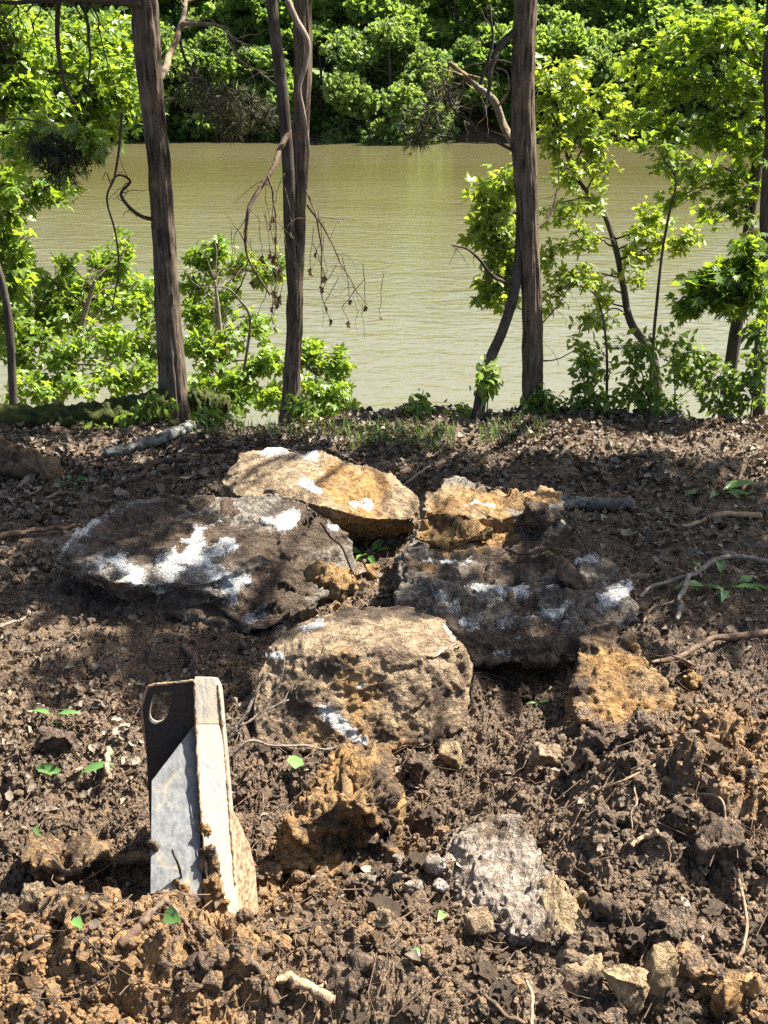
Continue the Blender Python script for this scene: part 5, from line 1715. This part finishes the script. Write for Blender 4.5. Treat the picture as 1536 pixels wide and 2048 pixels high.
b_ = tree_base(22, 830, 8.6)
leafy('box_elder', 'bright leafy tree filling the upper corner left of the leftmost cedar', 'tree', b_,
      [(24, 740), (18, 650), (2, 560), (-45, 400), (-60, 100), (-60, -200)], 8.6, [0.036, 0.03, 0.028, 0.026, 0.024, 0.02, 0.015], 'dark_bark',
      [(60, 120, 9.2, 0.36), (150, 170, 9.5, 0.38), (235, 140, 9.8, 0.36), (40, 210, 9.0, 0.34), (110, 230, 9.4, 0.34), (200, 220, 9.8, 0.34), (260, 210, 10.0, 0.26), (30, 60, 9.3, 0.3), (120, 90, 9.6, 0.26),
       (20, 300, 8.4, 0.24), (60, 270, 8.0, 0.2), (20, 370, 8.8, 0.18), (90, 370, 9.2, 0.17), (140, 365, 9.4, 0.13), (15, 430, 9.0, 0.24), (20, 500, 9.0, 0.26), (30, 570, 9.0, 0.24), (10, 640, 8.9, 0.22), (170, 285, 7.6, 0.10), (190, 290, 7.5, 0.08),
       (230, 60, 10.0, 0.22), (180, 100, 9.8, 0.25), (270, 90, 10.2, 0.2), (-30, 150, 9.0, 0.4), (-20, 20, 9.0, 0.4)],
      'compound', 0.084, 'leaf_elder', 5, 24, 15)

b_ = np.array([-1.85, 9.6, height(-1.85, 9.6)[0] - 0.05])
leafy('bank_shrub', 'dense bright green shrub on the slope between left frame edge and leftmost cedar', 'shrub', b_,
      [(130, 840), (140, 760), (160, 660), (190, 560)], 9.6, [0.05, 0.045, 0.04, 0.03, 0.012], 'pale_bark',
      [(50, 555, 9.6, 0.22), (110, 565, 9.8, 0.19), (170, 570, 10, 0.20), (230, 530, 10.2, 0.18), (245, 500, 10.2, 0.11), (280, 570, 10.2, 0.18), (60, 620, 9.6, 0.30), (140, 630, 9.8, 0.28), (220, 610, 10, 0.28), (290, 620, 10, 0.22),
       (50, 700, 9.4, 0.26), (130, 700, 9.4, 0.24), (215, 690, 9.6, 0.26), (285, 690, 9.8, 0.22), (240, 755, 9.4, 0.20), (170, 770, 9.2, 0.14), (60, 775, 9.1, 0.18), (110, 760, 9.3, 0.16), (300, 750, 9.4, 0.14), (200, 530, 10.2, 0.16), (130, 525, 10, 0.13)],
      'compound', 0.081, 'leaf_elder', 6, 22, 14)

b_ = np.array([-1.05, 9.4, height(-1.05, 9.4)[0] - 0.05])
leafy('bank_shrub', 'bright green shrub on the slope between leftmost and double-stemmed cedars', 'shrub', b_,
      [(450, 850), (445, 760), (440, 660), (430, 560)], 9.6, [0.04, 0.035, 0.03, 0.02, 0.01], 'pale_bark',
      [(395, 510, 10, 0.13), (430, 500, 10, 0.15), (410, 540, 10, 0.12), (380, 580, 10, 0.16), (480, 540, 10.1, 0.16), (530, 550, 10.1, 0.14), (550, 535, 10.1, 0.10), (400, 640, 9.8, 0.22), (430, 600, 9.9, 0.16), (395, 700, 9.6, 0.2), (440, 690, 9.6, 0.22),
       (420, 750, 9.4, 0.16), (500, 640, 9.8, 0.13), (520, 660, 9.8, 0.12), (480, 760, 9.4, 0.18), (520, 740, 9.4, 0.2), (480, 800, 9.2, 0.16), (530, 800, 9.2, 0.18), (555, 720, 9.4, 0.18), (390, 790, 9.3, 0.12)],
      'compound', 0.080, 'leaf_elder', 7, 22, 14)

b_ = np.array([-0.45, 9.2, height(-0.45, 9.2)[0] - 0.05])
leafy('bank_shrub', 'low bright shrub peeking out at the foot of the double-stemmed cedar', 'shrub', b_,
      [(630, 860), (630, 800), (632, 750)], 9.2, [0.02, 0.018, 0.015, 0.008], 'pale_bark',
      [(620, 720, 9.3, 0.15), (630, 690, 9.4, 0.10), (640, 770, 9.2, 0.19), (675, 735, 9.3, 0.10), (690, 715, 9.3, 0.08), (680, 790, 9.1, 0.15), (700, 815, 9.0, 0.10), (610, 790, 9.1, 0.15), (650, 820, 9.0, 0.14)],
      'compound', 0.080, 'leaf_elder', 8, 22, 14)

b_ = tree_base(1330, 800, 8.7)
leafy('sapling', 'yellow-green sapling with crooked leaning stem between dark cedar and maple', 'tree', b_,
      [(1310, 730, 8.9), (1262, 645, 9.2), (1246, 570, 9.3), (1232, 500, 9.3), (1205, 420, 9.4), (1150, 350, 9.5), (1110, 240, 9.5)], 9.2, [0.036, 0.033, 0.030, 0.027, 0.024, 0.021, 0.015, 0.008], 'dark_bark',
      [(1125, 170, 9.6, 0.24), (1100, 220, 9.5, 0.24), (1170, 220, 9.6, 0.26), (1220, 200, 9.7, 0.22), (1110, 290, 9.4, 0.22), (1180, 290, 9.5, 0.24), (1240, 260, 9.6, 0.2), (1090, 150, 9.7, 0.15), (1130, 350, 9.3, 0.20), (1200, 340, 9.5, 0.18),
       (1110, 410, 9.2, 0.16), (1170, 400, 9.3, 0.17), (1100, 500, 9.2, 0.16), (1160, 480, 9.2, 0.18), (1130, 560, 9.1, 0.18), (1180, 560, 9.1, 0.16), (1100, 590, 9.1, 0.14), (1200, 600, 9.1, 0.14), (1270, 470, 9.2, 0.18), (1300, 500, 9.2, 0.16), (1310, 440, 9.3, 0.18), (1270, 540, 9.1, 0.12), (1350, 480, 9.3, 0.14), (1390, 480, 9.3, 0.08), (1150, 130, 9.8, 0.15), (1190, 640, 9.0, 0.08)],
      'compound', 0.070, 'leaf_sapling', 9, 18, 12, 0.008)

# --- maples at the right edge; their crowns reach out over the clearing and shade it
b_ = tree_base(1452, 800, 8.5)
tm = Plant('maple_tree', b_, 'slim dark maple trunk leaning right, second trunk from the right edge', 'tree')
tm.trunk([b_] + up_through([(1466, 700), (1482, 600), (1500, 430), (1520, 280), (1535, 120)], 8.5) + [P(1550, -150, 8.5)], [0.048, 0.043, 0.04, 0.038, 0.036, 0.034, 0.02], 'dark_bark', 51, 20, 160, 0.10)
for j, (px, py, yy, rr_) in enumerate(((1290, 120, 8.6, 0.22), (1350, 80, 8.6, 0.26), (1420, 60, 8.5, 0.28), (1490, 80, 8.4, 0.3), (1300, 190, 8.6, 0.22), (1370, 170, 8.5, 0.26), (1440, 160, 8.5, 0.28), (1510, 190, 8.4, 0.28), (1255, 240, 8.7, 0.18),
                                       (1320, 260, 8.6, 0.24), (1390, 260, 8.5, 0.24), (1460, 270, 8.4, 0.26), (1520, 300, 8.3, 0.24), (1310, 330, 8.7, 0.18), (1370, 340, 8.6, 0.20), (1440, 350, 8.5, 0.22), (1500, 380, 8.4, 0.22), (1420, 420, 8.5, 0.18), (1350, 400, 8.6, 0.14), (1480, 430, 8.4, 0.14), (1250, 160, 8.8, 0.14))):
    tm.blob(P(px, py, yy), (rr_, rr_, rr_ * 0.5), int(17 * (rr_ / 0.25) ** 1.7), 9, 'maple', 0.080, 5100 + j, r0=0.007, face_noise=0.42)
tm.done('leaf_maple', 'dark_twig')

b_ = tree_base(1524, 825, 8.2)
tr = Plant('maple_tree', b_, 'straight maple trunk at the right frame edge with overhanging canopy', 'tree')
tr.trunk([b_] + up_through([(1522, 700), (1528, 560), (1532, 400), (1542, 250), (1548, 50)], 8.2) + [np.array([2.75, 7.9, 3.6]), np.array([2.85, 7.6, 5.0]), np.array([2.95, 7.2, 6.6])], [0.046, 0.040, 0.038, 0.037, 0.036, 0.035, 0.034, 0.03, 0.015], 'dark_bark', 52, 22, 200, 0.10)
for j, (px, py, yy, rr_) in enumerate(((1400, 570, 7.9, 0.12), (1440, 560, 7.9, 0.15), (1490, 560, 7.8, 0.17), (1380, 600, 7.9, 0.10), (1450, 600, 7.8, 0.14), (1510, 600, 7.8, 0.15), (1360, 615, 7.9, 0.05), (1500, 500, 7.9, 0.1))):
    tr.blob(P(px, py, yy), (rr_, rr_, rr_ * 0.5), int(26 * (rr_ / 0.15) ** 1.5), 8, 'maple', 0.095, 5200 + j, r0=0.006, tint=0.15, face_noise=0.4)
r = np.random.default_rng(77)
for j in range(92):
    c = np.array([2.9, 6.75, 5.0]) + unit(r.normal(size=3)) * r.random() ** 0.4 * np.array([2.3, 1.55, 1.2])
    if c[2] < 3.3 or (c[2] < 4.4 and c[1] > 8.6):
        continue
    foot = c - np.array(SUN_DIR) * ((c[2] - 0.3) / SUN_DIR.z)
    if min(np.hypot((foot[0] - gx_) / 1.0, foot[1] - gy_) / gr_ for gx_, gy_, gr_ in ((-0.25, 5.85, 0.75), (-1.1, 4.75, 0.25), (0.0, 3.9, 0.5), (0.5, 5.35, 0.8), (-0.55, 4.75, 0.25), (-0.8, 4.95, 0.55))) < 1:
        continue                                       # openings in the canopy where the light falls through
    tr.blob(c, (0.5, 0.5, 0.25), 30, 9, 'maple', 0.14, 5300 + j, r0=0.016, face_noise=0.45)
tr.done('leaf_maple', 'dark_twig')

# --- thin saplings and weeds along the crest
for k, (label, path, y_, r_) in enumerate((('thin bare dark sapling stem in front of the crooked sapling', [(1300, 835), (1302, 740), (1312, 620), (1325, 500), (1340, 420), (1352, 360), (1330, 320)], 8.0, 0.013),
                                          ('very thin sapling stem with few leaves right of the dark cedar', [(1213, 835), (1214, 720), (1208, 650), (1196, 600), (1180, 580)], 8.0, 0.010))):
    b_ = tree_base(path[0][0], path[0][1], y_)
    t = Plant('thin_sapling', b_, label, 'sapling')
    t.trunk([b_] + up_through(path[1:], y_), np.linspace(r_, r_ * 0.4, len(path)), 'dark_bark', 60 + k, 10, 90, 0.08)
    for j, (px, py, rr_) in enumerate(([(1340, 330, 0.10), (1380, 330, 0.1), (1310, 300, 0.1)], [(1180, 640, 0.10), (1240, 690, 0.12), (1170, 700, 0.12), (1210, 740, 0.14)])[k]):
        t.blob(P(px, py, y_ + 0.1), rr_, 6, 6, 'oval', 0.07, 6200 + 10 * k + j, r0=0.004)
    t.done('leaf_weed', 'dark_twig')

weeds = [('leafy weed clump right of the dark cedar foot', [(1090, 800, 0.09), (1110, 830, 0.10), (1060, 835, 0.08)], 7.85),
         ('tall feathery weed between dark cedar and thin sapling stem', [(1180, 720, 0.10), (1170, 760, 0.10), (1200, 800, 0.12), (1155, 800, 0.10)], 7.9),
         ('dense weed clump at the foot of the thin dark sapling stem', [(1270, 700, 0.12), (1285, 745, 0.16), (1260, 790, 0.14), (1310, 800, 0.14)], 8.0),
         ('bushy weed left of the leaning maple trunk', [(1345, 700, 0.16), (1390, 720, 0.18), (1360, 760, 0.18), (1410, 775, 0.16), (1350, 810, 0.14)], 8.1),
         ('bushy weed between the two maple trunks', [(1440, 745, 0.15), (1470, 780, 0.16), (1440, 815, 0.13)], 8.0),
         ('tall dark-leaved weed at the right frame edge', [(1510, 670, 0.08), (1512, 715, 0.10), (1515, 755, 0.10), (1500, 800, 0.13)], 7.9),
         ('small bright weed at the leftmost cedar foot', [(285, 830, 0.10), (310, 812, 0.11), (335, 830, 0.09), (268, 845, 0.08)], 7.75),
         ('pale weed in front of the mossy log', [(130, 868, 0.06), (170, 866, 0.07), (205, 862, 0.06)], 7.65),
         ('small weed in front of the moss-covered log end', [(400, 850, 0.08), (430, 838, 0.08)], 7.7),
         ('pale green sprig on the leaning pale trunk foot', [(975, 745, 0.05), (985, 762, 0.05), (970, 770, 0.05)], 7.72),
         ('bright sprig left of the leaning pale trunk', [(840, 815, 0.05), (920, 838, 0.05), (835, 830, 0.04)], 7.75),
         ('small green weed at the double-stemmed cedar foot', [(598, 805, 0.05), (610, 830, 0.06)], 7.8)]
for k, (label, bl, y_) in enumerate(weeds):
    mx = bl[-1]
    b_ = tree_base(mx[0], 850, y_)
    t = Plant('weed', b_, label, 'weed')
    c0 = P(bl[0][0], bl[0][1], y_)
    t.path = spline(np.array([b_, (b_ + c0) / 2 + [0.01, 0, 0], c0]), 30)
    V, F = tube(t.path, np.linspace(0.006, 0.003, 30), 6)
    child('stem', V, F, MATS['dark_twig'], t.e)
    for j, (px, py, rr_) in enumerate(bl):
        dens = 11 if rr_ > 0.07 else 5
        t.blob(P(px, py, y_), (rr_, rr_, rr_ * 0.8), dens, 8, 'oval', 0.075 if k > 8 else 0.062, 7000 + k * 20 + j, r0=0.003, tint=(0.1 if k in (5,) else (0.9 if k in (6, 7, 9, 10) else 0.4)))
    t.done('leaf_weed', 'dark_twig')

# ------------------------------------------------------------------ the far bank


def far_tree(name, label, px, Y, w_m, top_py, mat, seed, n=2600, base_z=None, trunk_r=0.16, leaf=0.34, crown_low=0.08, group=None, weep=False):
    r = np.random.default_rng(seed)
    top = P(px, top_py, Y)
    x = top[0]
    zg = height(x, Y)[0]
    b = np.array([x, Y, max(zg, WATER_Z - 0.2) - 0.1])
    H = top[2] - b[2]
    e = empty(name, b, label, 'tree', group)
    tp = Pile()
    lean = r.normal(0, 0.04)
    S = np.array([b, b + [lean * H, 0, H * 0.35], b + [lean * 1.8 * H, r.normal(0, 0.1), H * 0.7], b + [lean * 2 * H, 0, H * 0.93]])
    SS = limb_tube(tp, S, trunk_r, trunk_r * 0.3, seed, 16, 0.3, 8)
    cl = []
    for k in range(26):
        t = r.uniform(crown_low, 1.0) ** 0.8
        a = r.uniform(0, 6.28)
        prof = math.sin(math.pi * min(1, max(0.10, (t * 0.80 + 0.20)))) ** 0.5
        L = w_m * 0.5 * prof * r.uniform(0.45, 1.0)
        c = SS[min(15, int(t * 15))] + np.array([math.cos(a) * L, math.sin(a) * L * 0.8, r.normal(0, 0.25) - (0.25 * L if weep else 0)])
        cl.append((c, w_m * r.uniform(0.10, 0.21)))
        limb_tube(tp, [SS[min(15, int(t * 12))], (SS[min(15, int(t * 13))] + c) / 2 + [0, 0, 0.15], c], trunk_r * 0.3, 0.02, seed + k, 7, 0.4, 4)
    child('trunk', *tp.get()[:2], MATS['dark_bark'], e)
    cp = Pile('tint')
    per = max(10, n // len(cl))
    for k, (c, rr_) in enumerate(cl):
        pos = c + unit(r.normal(size=(per, 3))) * (r.random((per, 1)) ** 0.45) * np.array([rr_, rr_ * 0.9, rr_ * 0.72])
        leaves(cp, pos, unit(pos - c), 'card', leaf, seed * 40 + k, up=0.7, droop=-0.2, tint=r.uniform(0.25, 0.75), face_noise=0.6)
    V, F, A = cp.get()
    child('crown', V, F, MATS[mat], e, A, kind='stuff')


ords = ['first', 'second', 'third', 'fourth', 'fifth', 'sixth', 'seventh', 'eighth', 'ninth', 'tenth', 'eleventh', 'twelfth', 'thirteenth', 'fourteenth', 'fifteenth', 'sixteenth', 'seventeenth', 'eighteenth']
front = [(-160, 81, 8, -60, 'leaf_far'), (-40, 81.5, 8, -20, 'leaf_far'), (90, 81, 7.5, 20, 'leaf_far_light'), (210, 81.5, 7, 60, 'leaf_far'), (330, 81, 6.5, 80, 'leaf_far_light'), (430, 82, 6.5, 110, 'leaf_far_dark'), (500, 81.2, 6, 130, 'leaf_far'), (640, 82.5, 6.0, 60, 'leaf_far_dark'),
         (940, 82, 5.5, 120, 'leaf_far_dark'), (1010, 82, 6, 80, 'leaf_far'), (1120, 81.4, 7, 70, 'leaf_far'), (1240, 81.6, 7, 90, 'leaf_far_light'), (1350, 81.5, 7, 40, 'leaf_far'), (1470, 81, 7.5, 60, 'leaf_far'), (1590, 81, 8, 20, 'leaf_far'), (1720, 81, 8, 0, 'leaf_far')]
for k, (px, yy, wm, tpy, mt) in enumerate(front):
    look = {'leaf_far': 'mid-green', 'leaf_far_light': 'pale green', 'leaf_far_dark': 'dark green'}[mt]
    far_tree('far_bank_tree', f'{look} bush on the far waterline, {ords[k]} from the left', px, yy, wm * 1.1, tpy - 25, mt, 900 + k, 4600, crown_low=0.0, trunk_r=0.12, leaf=0.30)
for k, (px, tpy, wm, mt) in enumerate(((20, -30, 6, 'leaf_far_light'), (150, 0, 6, 'leaf_far'), (270, 20, 5.5, 'leaf_far'), (400, 40, 6, 'leaf_far_light'), (560, 10, 5.5, 'leaf_far'), (880, 40, 5, 'leaf_far'), (1060, 20, 6, 'leaf_far_light'), (1180, 60, 5.5, 'leaf_far'), (1300, 0, 6, 'leaf_far'), (1420, 0, 6, 'leaf_far_light'))):
    far_tree('far_bank_tree', f'leafy bush standing behind the far waterline bushes, {ords[k]} from the left of its row', px, 85.2, wm, tpy, mt, 980 + k, 3600, crown_low=0.05, trunk_r=0.12, leaf=0.32)
far_tree('far_bank_tree', 'big pale round tree overhanging the far waterline in the middle', 790, 80.6, 9.2, 38, 'leaf_far_light', 950, 7200, crown_low=0.0, leaf=0.30, weep=True)
r = np.random.default_rng(31)
k = 0
for row, (yy, n_, mats_) in enumerate(((86.5, 15, ('leaf_far_dark', 'leaf_far')), (93, 14, ('leaf_far', 'leaf_far_dark')), (103, 13, ('leaf_far', 'leaf_far_light')))):
    num = 0
    for i in range(n_):
        px = -180 + (1900) * (i + r.uniform(0.1, 0.9)) / n_
        mt = mats_[r.integers(2)]
        if row < 2 and (650 < px < 730 or 1130 < px < 1190):
            continue
        far_tree('woodland_tree', ('tall tree in the wood close behind the far waterline', 'tall tree deeper in the wood across the river', 'rearmost tree of the wood below the far meadow')[row] + ', ' + ords[num] + ' from the left', px, yy + r.uniform(-1.5, 1.5), r.uniform(6, 8.5), r.uniform(-150, -50) if row < 2 else r.uniform(-110, 10), mt, 1000 + k, 2400,
                 crown_low=0.30 if row < 2 else 0.2, trunk_r=0.20, leaf=0.40, group=('trees close behind the far waterline', 'trees deeper in the far wood', 'trees at the back of the far wood')[row])
        k += 1
        num += 1
